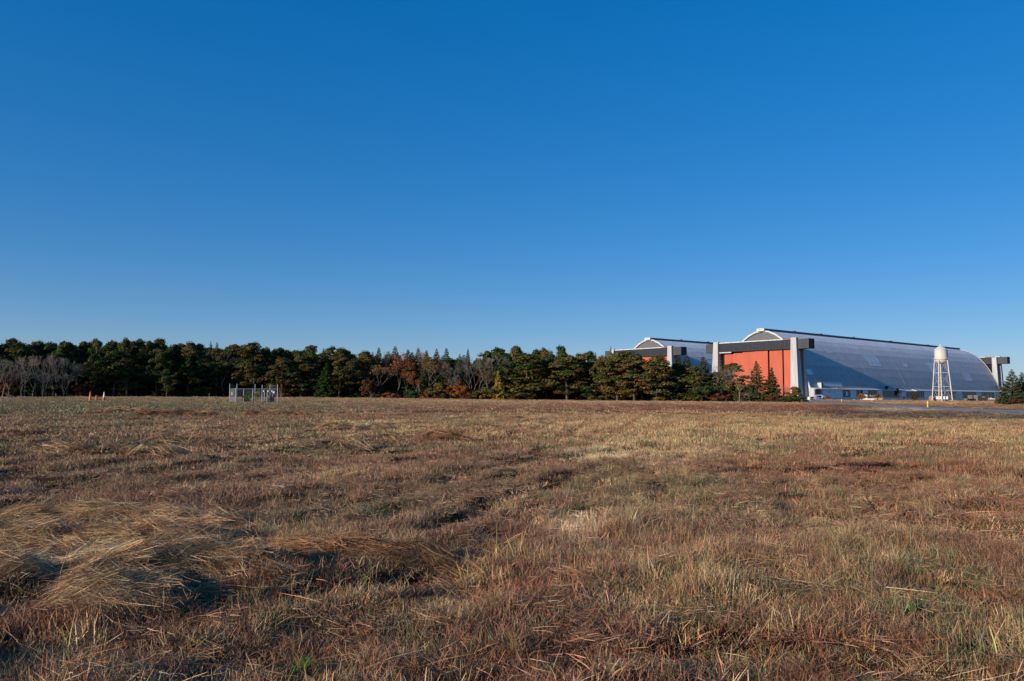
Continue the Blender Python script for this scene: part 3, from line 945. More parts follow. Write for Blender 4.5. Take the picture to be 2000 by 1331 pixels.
def proto_conifer(seed, H=12.0, W=2.6, col=None, whorls=26, full=.04, dens=1.0, spiky=1.0):
    rng = np.random.default_rng(seed)
    tr = MB()
    tr.tube((0, 0, 0), (0, 0, H * .6), .17, .08, 6, False).tube((0, 0, H * .6), (0, 0, H * .99), .08, .02, 5, False)
    Vs, Cs = [], []
    base = G_DARK if col is None else col
    for w in range(whorls):
        t = (w + .5) / whorls
        z = H * (full + (1 - full) * t)
        L0 = W * (1 - t) ** .85 + .12
        nb = int(6 + 5 * (1 - t))
        for k in range(nb):
            a = 6.283 * k / nb + rng.uniform(0, 1) + w
            L = L0 * (rng.uniform(.5, 1.35) if dens > 2 else rng.uniform(.72, 1.18))
            n = max(4, int(L * 11 * dens))
            f = np.sqrt(rng.uniform(.05, 1, n))
            x = f * L
            zz = z + .18 * L * (f ** 2) * 1.2 * spiky - .25 * L * f + rng.normal(0, .08, n)
            sd = rng.normal(0, .16, n) * (1.2 - f * .7) * (1 + L * .3)
            C = np.stack([x * math.cos(a) - sd * math.sin(a), x * math.sin(a) + sd * math.cos(a), zz], 1)
            u = np.array([math.cos(a) * .5, math.sin(a) * .5, .9])
            c = base * rng.uniform(.7, 1.3, (n, 1)) * rng.uniform(.9, 1.1, (n, 3))
            V, C2 = leaf_faces(C, np.tile(u, (n, 1)), np.full(n, .30 - .1 * t), c, rng, .45, .8)
            Vs.append(V); Cs.append(C2)
            if k % 2 == 0:
                tr.tube((0, 0, z), (L * .8 * math.cos(a), L * .8 * math.sin(a), z - .1 * L), .03, .01, 3, False)
    return raw_mesh('conifer_trunk', tr.V, tr.F, M['bark']), np_mesh('conifer_crown', np.vstack(Vs), 4, M['needles'], np.vstack(Cs))


def proto_bare(seed, H=12.0, W=4.0, levels=5, leaf=None, leaf_n=0, stems=1, leaf_size=.22, bark='bark_pale'):
    rng = np.random.default_rng(seed)
    tr = MB()
    tips = []
    sys_rng = random.Random(seed)

    def grow(p, d, L, r, lv):
        n = 2 if lv > 2 else 1
        q = p
        for _ in range(n):
            d = (d + Vector((sys_rng.gauss(0, .13), sys_rng.gauss(0, .13), sys_rng.gauss(.03, .05)))).normalized()
            q2 = q + d * (L / n)
            tr.tube(q, q2, r, r * .8, 5 if lv > 3 else 3, False)
            q = q2; r *= .8
        if lv <= 1: tips.append((q, d))
        if lv == 0: return
        kids = 3 if lv > 1 else 4
        for k in range(kids):
            a = d.orthogonal().normalized()
            a.rotate(Matrix.Rotation(sys_rng.uniform(0, 6.283), 3, d))
            spread = sys_rng.uniform(.35, .8) * (W / 4.0) ** .5
            nd = (d + a * spread + Vector((0, 0, .12))).normalized()
            grow(q, nd, L * sys_rng.uniform(.6, .85), max(.012, r * .72), lv - 1)

    for s in range(stems):
        a = sys_rng.uniform(0, 6.28)
        lean = .35 if stems > 1 else .05
        d = Vector((lean * math.cos(a + s * 2.4), lean * math.sin(a + s * 2.4), 1)).normalized()
        grow(Vector((.2 * math.cos(s * 2.4) * (stems > 1), .2 * math.sin(s * 2.4) * (stems > 1), 0)), d, H * .27, .15 if stems == 1 else .10, levels)
    zmax = max(v[2] for v in tr.V)
    k = H / zmax
    tr.V = [(v[0], v[1], v[2] * k) for v in tr.V]
    trunk = raw_mesh('bare_tree_trunk', tr.V, tr.F, M[bark])
    crown = None
    if leaf is not None:
        Cn, Cc = [], []
        for q, d in tips:
            for _ in range(leaf_n):
                o = rng.normal(0, .42, 3)
                Cn.append([q.x + o[0], q.y + o[1], q.z * k + o[2] * .7])
                c = leaf[sys_rng.randrange(len(leaf))]
                Cc.append(np.array(c) * rng.uniform(.65, 1.35))
        Cn, Cc = np.array(Cn), np.array(Cc)
        V, C2 = leaf_faces(Cn, rnd_unit(rng, len(Cn)) + np.array([0, 0, .5]), np.full(len(Cn), leaf_size), Cc, rng, .5)
        crown = np_mesh('leafy_crown', V, 4, M['leaves'], C2)
    return trunk, crown


def proto_shrub(seed, H=3.0, W=2.4, cols=(G_DARK,), n=16, size=.24, fol='leaves'):
    rng = np.random.default_rng(seed)
    tr = MB()
    Vs, Cs = [], []
    for k in range(n):
        a = rng.uniform(0, 6.283); r = W * math.sqrt(rng.uniform()) * .8; t = rng.uniform(.18, .85) * (1 - (r / W) ** 2 * .5)
        c = np.array([r * math.cos(a), r * math.sin(a), H * t])
        pr = rng.uniform(.35, .62) * min(H, W) * .55
        base = np.array(cols[rng.integers(len(cols))])
        V, C = puff(c, pr, int(150 * pr / .8), rng, base, size, .85, .35)
        Vs.append(V); Cs.append(C)
        tr.tube((c[0] * .15, c[1] * .15, 0), c, .04, .015, 3, False)
        e = c + rng.normal(0, .35, 3) + np.array([0, 0, pr * 1.1])
        tr.tube(c, e, .015, .006, 3, False)
    return raw_mesh('shrub_stems', tr.V, tr.F, M['bark_pale']), np_mesh('shrub_crown', np.vstack(Vs), 4, M[fol], np.vstack(Cs))


RED = [(.30, .075, .035), (.24, .06, .035), (.36, .12, .05)]
ORANGE = [(.42, .17, .035), (.36, .12, .03), (.30, .17, .04)]
DKRED = [(.14, .05, .035), (.17, .07, .04), (.11, .06, .035)]
YEL = [(.50, .32, .05), (.42, .24, .04), (.34, .24, .06)]
OLV = [(.20, .15, .04), (.26, .16, .045), (.14, .13, .04)]
PR = {}
PR['pine'] = [proto_pine(11, rust=.12), proto_pine(12, W=4.2, rust=.2), proto_pine(13, W=3.0, rust=.1, z0=.4), proto_pine(14, W=3.8, rust=.08, z0=.33, n_puff=64), proto_pine(18, W=3.3, rust=.15, z0=.36)]
PR['rustpine'] = [proto_pine(21, W=3.9, rust=.62), proto_pine(22, W=3.4, rust=.5, z0=.2), proto_pine(23, W=4.4, rust=.45, z0=.15, n_puff=72)]
PR['fullpine'] = [proto_pine(31, W=4.2, z0=.10, rust=.3, n_puff=84), proto_pine(32, W=3.6, z0=.12, rust=.4, n_puff=80), proto_pine(33, W=3.8, z0=.2, rust=.25, n_puff=76)]
PR['spire'] = [proto_conifer(41, 15, 3.2, G_DARK, 34, .2, 1.7, 1.2), proto_conifer(42, 15, 2.9, (G_DARK + G_OLIVE) * .5, 34, .2, 1.7, 1.2)]
PR['conifer'] = [proto_conifer(51, 10, 3.3, G_BRIGHT * .75, 34, .01, 1.8, .3)]
PR['cedar'] = [proto_conifer(61, 12, 3.0, (G_DARK + G_OLIVE) * .5, 26, .05, 2.6, 1.0), proto_conifer(62, 10, 2.6, (G_DARK + G_OLIVE) * .5, 26, .05, 2.6, .9)]
PR['spruce'] = [proto_conifer(71, 10, 3.6, np.array([.05, .068, .034]), 26, .01, 1.7, 1.5)]
PR['bare'] = [proto_bare(81, 11, 4.0), proto_bare(82, 11, 3.2, stems=2, levels=4), proto_bare(83, 11, 5.0, stems=3, levels=4), proto_bare(84, 11, 4.4)]
PR['redtree'] = [proto_bare(91, 12, 4.0, 4, RED, 7, bark='bark_pale', leaf_size=.26), proto_bare(92, 11, 4.0, 4, RED + ORANGE, 5, leaf_size=.26)]
PR['orangetree'] = [proto_shrub(93, 6.0, 3.0, ORANGE + RED[:1], 34), proto_shrub(95, 6.0, 3.2, ORANGE[1:] + OLV + OLV, 36)]
PR['browntree'] = [proto_bare(94, 12, 4.0, 4, [(.22, .13, .05), (.28, .15, .06)], 5, leaf_size=.26)]
PR['yellowtree'] = [proto_conifer(96, 8, 1.9, np.array([.46, .29, .06]), 24, .04, 1.4, .3)]
PR['redshrub'] = [proto_shrub(101, 3.2, 2.6, DKRED), proto_shrub(102, 3.0, 3.0, RED + DKRED)]
PR['orangeshrub'] = [proto_shrub(103, 3.0, 2.2, ORANGE + RED)]
PR['olvshrub'] = [proto_shrub(104, 3.6, 2.8, OLV + [(.10, .10, .03)])]
PR['greenshrub'] = [proto_shrub(105, 3.2, 2.8, [tuple(G_DARK), tuple(G_BRIGHT), (.05, .07, .02)])]
PROTO_H = {k: [max(v.co.z for v in (t.vertices)) if c is None else max(max(v.co.z for v in t.vertices), max(v.co.z for v in c.vertices)) for t, c in L] for k, L in PR.items()}
PROTO_W = {}
for k_, L_ in PR.items():
    PROTO_W[k_] = []
    for t, c in L_:
        src = c if c is not None else t
        xs = np.array([v.co.x for v in src.vertices]); PROTO_W[k_].append(float(np.percentile(xs, 98) - np.percentile(xs, 2)))

NAMES = dict(pine='pine_tree', rustpine='pine_tree', fullpine='pine_tree', spire='conifer_tree', conifer='conifer_tree', cedar='cedar_tree', spruce='spruce_tree', bare='bare_tree', redtree='maple_tree',
             orangetree='autumn_tree', browntree='autumn_tree', yellowtree='autumn_tree', redshrub='shrub', orangeshrub='shrub', olvshrub='shrub', greenshrub='shrub')
CATS = dict(pine='pine tree', rustpine='pine tree', fullpine='pine tree', spire='conifer', conifer='conifer', cedar='cedar tree', spruce='spruce', bare='bare tree', redtree='red tree',
            orangetree='orange tree', browntree='brown tree', yellowtree='yellow tree', redshrub='shrub', orangeshrub='shrub', olvshrub='shrub', greenshrub='shrub')
rt = random.Random(99)


def tree_Y(px):
    return float(np.interp(px, [-300, 0, 400, 800, 1160, 1500, 1600], [186, 203, 232, 240, 236, 214, 210]))


def tree(kind, px, top, wid, label, group, dY=0.0, tint=None, var=None, Yabs=None, part=True):
    Y = Yabs if Yabs else tree_Y(px) + dY
    P = at(px, top, Y)
    g = gh1(P.x, Y)
    H = P.z - g
    i = rt.randrange(len(PR[kind])) if var is None else var
    t_me, c_me = PR[kind][i]
    sz = H / PROTO_H[kind][i]
    sw = (wid * Y / F_PX / PROTO_W[kind][i]) if wid else sz * rt.uniform(.9, 1.15)
    if 'pine' in kind: sw *= 1.28
    if kind == 'spire': sw *= 1.7
    if kind == 'cedar': sw *= 1.15
    sw = min(max(sw, .45 * sz), 2.2 * sz)
    root = empty(NAMES[kind], (P.x, Y, g), rt.uniform(0, 6.283))
    root.scale = (sw, sw, sz)
    link('trunk' if 'shrub' not in kind else 'stems', t_me, root)
    if c_me is not None:
        c = link('crown', c_me, root)
        v = rt.uniform(.85, 1.15)
        tn = tint or (rt.uniform(.92, 1.1), 1.0, rt.uniform(.9, 1.05))
        c.color = (tn[0] * v, tn[1] * v, tn[2] * v, 1)
    tag(root, label, CATS[kind], group)
    return root


# front row, tree by tree: kind, x, top, width, depth offset, label, variant
GF = 'trees along the far edge of the field'
FRONT = [
    ('pine', 6, 671, 34, 4, 'dark pine at the frame edge above the bare grey trees'),
    ('pine', 30, 660, 36, 6, 'broad round-topped pine, tallest above the bare grey trees'),
    ('pine', 52, 669, 34, 1, 'green pine with flat crown, second above the bare grey trees'),
    ('rustpine', 74, 663, 26, 8, 'pine with rusty crown standing behind the bare grey trees'),
    ('pine', 97, 667, 28, 6, 'dark pine between two rusty ones behind the bare grey trees'),
    ('pine', 124, 665, 30, 4, 'green pine above the last of the bare grey trees'),
    ('pine', 146, 668, 24, 6, 'narrow dark pine behind the tip of the bare tree clump'),
    ('pine', 166, 666, 26, 6, 'dark pine directly above the orange marker cone'),
    ('pine', 188, 660, 26, 3, 'pine with a high peaked crown above the red barrel'),
    ('pine', 186, 690, 28, -5, 'short dark green pine below the peaked pine'),
    ('pine', 206, 671, 24, 5, 'dark pine above the white marker cone'),
    ('pine', 224, 664, 26, 3, 'pine with a small domed top beyond the white marker cone'),
    ('pine', 225, 682, 36, -4, 'low broad bright green pine crown in the dark wood'),
    ('rustpine', 246, 659, 24, 2, 'rust-brown pine, tallest beside the domed pine'),
    ('rustpine', 252, 678, 28, -3, 'short rust-tinted pine below the tall rusty one'),
    ('pine', 270, 661, 28, 3, 'wide dark pine next to the tall rusty pine'),
    ('pine', 290, 665, 22, 5, 'small dark pine crown between two wide ones'),
    ('pine', 314, 659, 34, 3, 'tallest pine of the dark wood with a spiky broad top'),
    ('pine', 308, 680, 32, -4, 'olive pine crown half way up the dark wood'),
    ('pine', 328, 720, 24, -8, 'small olive pine low in the dark wood'),
    ('pine', 342, 672, 24, 6, 'dark pine in the dip of the skyline'),
    ('rustpine', 370, 666, 30, 2, 'olive-brown pine with billowing crown near the dip'),
    ('pine', 392, 671, 26, 3, 'dark pine beside the twin thin spires'),
    ('spire', 412, 666, 14, 12, 'thin spire-topped conifer, higher of the twin spires'),
    ('spire', 424, 668, 16, 12, 'thin spire-topped conifer, lower of the twin spires'),
    ('pine', 424, 680, 34, 1, 'dark pine spreading below the twin spires'),
    ('pine', 455, 672, 36, 3, 'flat-topped green pine above the fenced enclosure'),
    ('pine', 480, 672, 22, 3, 'small green pine between flat-topped and tall brown pine'),
    ('rustpine', 499, 668, 50, 0, 'big brown-tinged pine towering over the fenced enclosure', 1),
    ('pine', 525, 677, 24, 4, 'green pine right behind the big brown-tinged pine'),
    ('pine', 545, 678, 34, 4, 'dark pine above the golden-olive pine'),
    ('fullpine', 551, 697, 46, -6, 'golden-olive pine with layered boughs beside the fenced enclosure', 1),
    ('pine', 566, 683, 22, 5, 'dark pine behind the golden-olive pine'),
    ('fullpine', 590, 689, 40, -4, 'slender olive pine with bare lower trunk by the dark green cone tree', 2),
    ('pine', 612, 674, 34, 3, 'round green pine high above the dark green cone tree'),
    ('spire', 632, 681, 14, 10, 'thin dark spire behind the round green pine'),
    ('pine', 622, 692, 30, -1, 'blue-green pine just above the dark green cone tree'),
    ('conifer', 638, 709, 46, -10, 'dense dark green cone-shaped tree standing free at the wood edge'),
    ('pine', 648, 675, 28, 3, 'green pine crown above the tip of the cone tree'),
    ('rustpine', 668, 678, 28, 1, 'rusty pine beyond the cone-shaped tree', 0),
    ('rustpine', 664, 692, 32, -3, 'brown-olive pine with ragged clumps beside the cone-shaped tree', 1),
    ('pine', 686, 682, 24, 3, 'dark round pine between two brown ones'),
    ('rustpine', 712, 684, 30, 1, 'last tall brown pine before the spires and maple', 0),
    ('fullpine', 690, 700, 34, -4, 'olive pine with shelf-like boughs low in the wood', 1),
    ('spire', 728, 687, 16, 6, 'small feathery spire beside the last brown pine'),
    ('spire', 740, 679, 18, 6, 'feathery spire-topped conifer left of the pink maple'),
    ('bare', 756, 684, 26, 6, 'pale leafless treetop between two feathery spires', 0),
    ('redshrub', 728, 738, 36, -8, 'red-brown leafy shrub mass beneath the last brown pine', 0),
    ('spire', 772, 676, 22, 6, 'tall dark spire rising behind the pink maple'),
    ('redtree', 775, 688, 46, -5, 'pink-red maple with pale trunk at the wood edge', 0),
    ('orangeshrub', 761, 765, 26, -10, 'small orange shrub at the foot of the pink maple'),
    ('greenshrub', 748, 766, 34, -8, 'dark green bush beside the small orange shrub'),
    ('spire', 797, 683, 22, 6, 'ragged dark spire just beyond the pink maple'),
    ('redtree', 795, 722, 38, -6, 'smaller red maple overlapping the foot of the ragged spire', 1),
    ('spire', 817, 679, 18, 8, 'dark spire above the orange-brown treetop'),
    ('browntree', 820, 688, 40, -1, 'tall oak-like tree with thin orange-brown top'),
    ('greenshrub', 806, 758, 30, -8, 'deep green bush under the smaller red maple'),
    ('spire', 833, 684, 18, 6, 'broken dark spire beside the orange-brown treetop'),
    ('bare', 850, 703, 40, -3, 'grey leafless tree with forked limbs under two spires', 3),
    ('spire', 853, 681, 22, 5, 'bushy olive spire above the forked grey tree'),
    ('orangeshrub', 828, 764, 16, -9, 'tiny bright orange bush standing alone'),
    ('cedar', 872, 680, 32, 3, 'darkest wide-spreading conifer with upright tip'),
    ('orangetree', 856, 744, 42, -7, 'yellow-green rounded autumn tree at the field edge', 1),
    ('bare', 878, 716, 30, -4, 'small grey leafless tree below the darkest conifer', 0),
    ('redshrub', 856, 771, 40, -10, 'dark red bramble along the foot of the yellow-green tree', 1),
    ('orangetree', 880, 748, 24, -6, 'rusty shrub tree squeezed beside the yellow-green tree', 0),
    ('bare', 890, 730, 26, -6, 'rounded pale twiggy tree behind the orange tree', 2),
    ('spire', 898, 691, 18, 4, 'olive conifer with slim tip beside the big leafless tree'),
    ('orangetree', 902, 745, 30, -8, 'bright orange tree with pointed top at the field edge', 0),
    ('spire', 914, 681, 12, 8, 'thin cross-shaped spire behind the big leafless tree'),
    ('bare', 922, 695, 58, -4, 'big grey leafless tree with many upright trunks', 2),
    ('bare', 954, 693, 50, -2, 'second big leafless tree leaning over the yellow tree', 3),
    ('redshrub', 914, 768, 26, -10, 'crimson low bush between orange tree and leafless trunks', 0),
    ('pine', 950, 685, 30, 8, 'flat green pine crown behind the second leafless tree'),
    ('spire', 967, 677, 12, 9, 'small dark spire poking over the flat green crown'),
    ('pine', 986, 678, 34, 4, 'blue-green pine above the yellow tree'),
    ('olvshrub', 954, 752, 36, -8, 'olive bush at the foot of the leafless trees'),
    ('yellowtree', 973, 725, 22, -9, 'slim golden yellow tree at the field edge'),
    ('rustpine', 1003, 676, 26, 5, 'rust-topped pine between blue-green and large open pine', 0),
    ('pine', 1014, 675, 22, 6, 'small dark pine top behind the large open pine'),
    ('fullpine', 1030, 689, 74, -6, 'large open pine with dark double trunk and layered boughs', 0),
    ('pine', 1043, 681, 30, 6, 'green pine rising behind the large open pine'),
    ('rustpine', 1064, 678, 30, 5, 'rust-flecked pine with two-part top beyond the open pine', 1),
    ('pine', 1068, 698, 34, -1, 'olive pine with round head next to the open pine'),
    ('bare', 1078, 684, 26, 4, 'thin leafless treetop between two pines'),
    ('pine', 1097, 674, 30, 4, 'tall green pine with round top, highest of the middle wood'),
    ('olvshrub', 1015, 766, 50, -9, 'olive-brown undergrowth bush below the large open pine'),
    ('fullpine', 1107, 689, 50, -6, 'golden-green full pine with trunk showing at its foot', 2),
    ('pine', 1131, 689, 24, 5, 'dark pine in the gap beyond the golden-green pine'),
    ('fullpine', 1148, 685, 36, -1, 'yellow-green pine with arched gap beneath', 0),
    ('bare', 1151, 766, 22, -8, 'pale dead bush under the arched gap'),
    ('spire', 1163, 688, 14, 8, 'small broken spire near the left hangar beam'),
    ('fullpine', 1176, 693, 34, -5, 'golden pine column beside the farther hangar', 1),
    ('spire', 1193, 676, 10, 10, 'thin spire in front of the farther hangar beam end'),
    ('rustpine', 1198, 688, 30, 2, 'rust-flecked pine in front of the farther hangar beam end', 2),
    ('pine', 1219, 684, 44, 1, 'broad dark pine top below the farther hangar beam'),
    ('pine', 1243, 690, 30, -1, 'cool green pine top below the farther hangar beam'),
    ('rustpine', 1204, 695, 48, -6, 'bushy golden-brown pine under the farther hangar', 2),
    ('rustpine', 1238, 697, 48, -7, 'golden-brown pine with bare lower trunks beside it', 1),
    ('fullpine', 1284, 692, 50, -7, 'olive pine hiding the foot of the farther hangar tower', 1),
    ('pine', 1312, 708, 34, 0, 'dark pine in shade beyond the olive pine', 2),
    ('spire', 1325, 696, 26, 3, 'slim olive conifer before the farther hangar roof'),
    ('spire', 1341, 692, 22, 4, 'loose-topped olive conifer before the farther hangar roof'),
    ('pine', 1334, 722, 36, -1, 'very dark pine filling the gap below two loose conifers', 0),
    ('cedar', 1373, 697, 48, -3, 'green pyramidal pine before the orange hangar doors', 0),
    ('fullpine', 1352, 712, 30, -2, 'olive pine leaning against the green pyramidal pine', 2),
    ('greenshrub', 1378, 744, 52, -9, 'bright green low pine spreading under the pyramidal one', 0),
    ('redshrub', 1366, 764, 34, -10, 'rust red bush with yellow edge under the bright green pine', 1),
    ('cedar', 1408, 704, 16, 0, 'narrow dark cedar in front of the hangar tower', 1),
    ('bare', 1400, 712, 26, -2, 'fine twiggy tree before the left white hangar tower', 0),
    ('redshrub', 1410, 758, 36, -9, 'deep red bush between two pines before the orange doors', 1),
    ('fullpine', 1427, 708, 46, 0, 'muted olive pine before the first orange door leaf', 0),
    ('bare', 1418, 722, 40, -5, 'fine grey twiggy tree before the muted olive pine', 2),
    ('olvshrub', 1440, 748, 44, -4, 'brown-green bush under the muted olive pine', 0),
    ('bare', 1443, 716, 48, -8, 'pale branching leafless tree before the orange doors', 3),
    ('olvshrub', 1428, 752, 36, -4, 'dusky olive bush behind the pale leafless tree', 0),
    ('cedar', 1477, 705, 36, -6, 'dark ragged conifer, taller of two before the orange doors', 0),
    ('redtree', 1487, 752, 15, -9, 'slim orange-red sapling between the two ragged conifers', 1),
    ('cedar', 1507, 718, 32, -7, 'dark ragged conifer, shorter of two before the orange doors', 1),
    ('bare', 1463, 764, 32, -9, 'low grey twiggy bush at the foot of the taller ragged conifer', 2),
    ('redshrub', 1513, 770, 22, -10, 'dark red low bush at the foot of the shorter ragged conifer', 0),
    ('bare', 1523, 748, 24, -7, 'small leafless tree beside the shorter ragged conifer', 1),
    ('bare', 1536, 757, 22, -6, 'second small leafless tree toward the white hangar tower', 0),
    ('orangetree', 1550, 751, 32, -6, 'olive and orange shrub tree at the foot of the hangar tower', 1),
    ('greenshrub', 1537, 773, 34, -11, 'rounded dark green bush in front of the olive and orange shrub', 0),
    ('greenshrub', 1563, 770, 20, -9, 'last dark green bush before the road', 0),
    ('pine', 1252, 699, 34, 6, 'dark pine closing the gap before the farther hangar doors', 3),
    ('pine', 1290, 702, 40, 5, 'dark pine behind the olive pine by the farther hangar tower', 1),
    ('rustpine', 1308, 722, 30, -2, 'lower rusty pine beside the olive pine', 1),
    ('olvshrub', 1320, 764, 40, -6, 'brown undergrowth bush below the very dark pine', 0),
    ('olvshrub', 1455, 742, 34, -3, 'tangled brown bush between leafless tree and ragged conifer', 0),
    ('pine', 1395, 726, 34, 0, 'shaded pine beneath the narrow dark cedar', 3),
    ('redshrub', 1494, 762, 24, -6, 'rusty brush filling the gap between the two ragged conifers', 1),
    ('browntree', 838, 706, 36, -5, 'thin brown-leaved tree before the forked grey tree', 0),
    ('browntree', 742, 712, 34, -4, 'rusty brown half-bare tree beside the pink maple', 0),
    ('redtree', 812, 738, 30, -8, 'low russet sapling under the orange-brown treetop', 1),
    ('browntree', 936, 722, 34, -7, 'brown-leaved young tree between the two big leafless trees', 0),
    ('olvshrub', 934, 758, 34, -9, 'dull brown bush beneath the brown-leaved young tree', 0),
    ('bare', -8, 716, 34, -8, 'low grey twiggy tree entering at the frame edge', 2),
    ('bare', 22, 722, 34, -8, 'low twiggy tree before the dark red shrub tree', 0),
    ('bare', 44, 716, 36, -9, 'dense grey twig thicket before the tall pale leafless tree', 2),
    ('bare', 66, 724, 30, -8, 'lower grey thicket between two leafless trees', 3),
    ('bare', 86, 718, 36, -9, 'grey brush under the many-stemmed leafless tree', 2),
    ('bare', 104, 728, 32, -8, 'low brush at the middle of the grey clump', 0),
    ('bare', 126, 724, 34, -8, 'twiggy brush under the outermost leafless tree', 2),
    ('olvshrub', 60, 752, 70, -4, 'brown tangled bush behind the leafless trunks', 0),
    ('olvshrub', 110, 750, 60, -3, 'second brown tangled bush behind the leafless trunks', 0),
    ('bare', 8, 700, 36, -6, 'grey leafless tree at the frame edge', 0),
    ('bare', 30, 697, 36, -5, 'grey leafless tree with leaning trunk behind the red bush', 1),
    ('bare', 52, 694, 36, -6, 'tall pale leafless tree of the grey clump', 3),
    ('bare', 72, 692, 34, -5, 'leafless tree in the middle of the grey clump', 0),
    ('bare', 92, 690, 38, -6, 'many-stemmed leafless tree of the grey clump', 2),
    ('bare', 112, 692, 34, -4, 'leafless tree with crooked pale limbs in the grey clump', 3),
    ('bare', 132, 697, 40, -6, 'outermost wide-branched leafless tree of the grey clump', 1),
    ('bare', 150, 708, 28, -4, 'shortest leafless tree of the grey clump', 0),
    ('redshrub', 20, 719, 40, -3, 'dark red leafy shrub tree within the grey clump', 0),
    ('redshrub', 152, 748, 50, -5, 'dusky red bush at the foot of the shortest leafless tree', 0),
    ('bare', 440, 690, 48, 0, 'faint pale leafless crown left of the fenced enclosure', 0),
    ('redshrub', 780, 768, 30, -10, 'low reddish bush under the trunk of the pink maple', 1),
    ('olvshrub', 1170, 772, 60, -9, 'rust-brown undergrowth bush before the golden pine column', 0),
    ('greenshrub', 700, 765, 40, -6, 'dark bush beneath the shelf-like boughs', 0),
]
for f in FRONT:
    kind, px, top, wid, dY, lab = f[:6]
    tint = None
    if kind in ('pine', 'rustpine') and px < 460: tint = (.86, .90, .90)  # dims these pines, shade of the wood painted into the crown colour
    if kind in ('fullpine', 'rustpine') and px > 980: tint = (1.4, 1.32, 1.15)  # brightens these crowns, sunlight painted into the foliage colour
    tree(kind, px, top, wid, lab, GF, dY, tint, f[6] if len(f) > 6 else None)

# rows behind, filling the wood
PROFL = ([-700, -300, 0, 60, 200, 320, 400, 500, 600, 700, 780, 850, 930, 960, 1060, 1130, 1180, 1210, 1300, 1400],
         [664, 668, 670, 670, 666, 666, 673, 676, 682, 687, 686, 690, 694, 686, 686, 692, 700, 716, 722, 738])
SECT = [(-9999, 160, 'the bare grey clump'), (160, 400, 'the dark wood above the marker cones'), (400, 580, 'the fenced enclosure'), (580, 740, 'the cone-shaped tree'),
        (740, 980, 'the maples and leafless trees'), (980, 1180, 'the large open pine'), (1180, 1600, 'the golden pines before the farther hangar')]
for row, (dY, step) in enumerate(((12, 30), (21, 34), (32, 38), (45, 44))):
    px = -330 + row * 9
    while px < (1400 if row < 2 else 1170):
        q = px + rt.uniform(-7, 7)
        top = float(np.interp(q, *PROFL)) + rt.uniform(0, 13)
        kd = 'spire' if 740 < q < 940 and rt.random() < .7 else ('rustpine' if rt.random() < .15 else 'pine')
        if not (1262 < q < 1276 and row < 2):
            sec = [s for s in SECT if s[0] <= q < s[1]][0][2]
            what = 'spire-topped conifer' if kd == 'spire' else ('brown-tinged pine' if kd == 'rustpine' else 'dark pine')
            tree(kd, q, top, None, '%s deep in the wood behind %s' % (what, sec), 'trees deep in the wood behind %s' % sec, dY + rt.uniform(-3, 3))
        px += step
# the wood goes on outside the frame, curving nearer on the sun side
for k in range(26):
    a = k / 25
    x = -150 - 75 * a + rt.uniform(-4, 4); y = 205 - 62 * a + rt.uniform(-4, 4) + (k % 3) * 5
    i = rt.randrange(5)
    root = empty('pine_tree', (x, y, gh1(x, y)), rt.uniform(0, 6.28))
    s = rt.uniform(.95, 1.15); root.scale = (s * 1.15, s * 1.15, s)
    link('trunk', PR['pine'][i][0], root); link('crown', PR['pine'][i][1], root)
    tag(root, 'dark pine of the wood edge where it curves toward the sun', 'pine tree', 'pines where the wood edge curves round')

# stand-alone trees and bushes near the hangars
GH = 'trees and bushes near the hangars'
def far_tree(kind, px, top, base_Y, wid, label, var=None, tint=None):
    return tree(kind, px, top, wid, label, GH, Yabs=base_Y, var=var, tint=tint)
far_tree('spruce', 1976, 721, 182, 46, 'tall spruce by the road with drooping tips', 0, (1.35, 1.3, 1.1))
far_tree('spruce', 1996, 727, 186, 48, 'second spruce half cut by the frame beside the tall one', 0, (1.5, 1.4, 1.05))
far_tree('spruce', 2014, 738, 184, 50, 'third spruce mostly outside the frame', 0, (1.2, 1.1, .9))
far_tree('bare', 1957, 748, 190, 26, 'thin leafless bush beside the tall spruce', 2)
far_tree('redshrub', 1992, 777, 176, 26, 'reddish bush at the foot of the spruces', 0)
far_tree('olvshrub', 1958, 772, 186, 22, 'greyish green bush at the skirt of the tall spruce', 0)
far_tree('browntree', 1945, 753, 380, 28, 'russet-crowned tree at the far end of the hangar', 0)
far_tree('orangetree', 1683, 768, 470, 13, 'orange tree beside the dark pickup', 0)
far_tree('orangetree', 1713, 768, 475, 13, 'orange tree behind the fenced yard', 0)
far_tree('yellowtree', 1720, 772, 470, 11, 'yellow-orange bush beside the tan bin', 0)
far_tree('orangeshrub', 1616, 772.5, 480, 12, 'orange bush against the blue-grey annex wall', 0)
far_tree('bare', 1759, 767, 440, 13, 'reddish leafless bush before the dark windows', 2)
far_tree('fullpine', 1786, 768, 345, 17, 'small round green pine on the lawn before the hangar', 1)
far_tree('bare', 1870, 768, 350, 14, 'brown twiggy bush beside the water tower', 2)
far_tree('greenshrub', 1844, 780, 345, 14, 'low green bush at the foot of the water tower', 0)

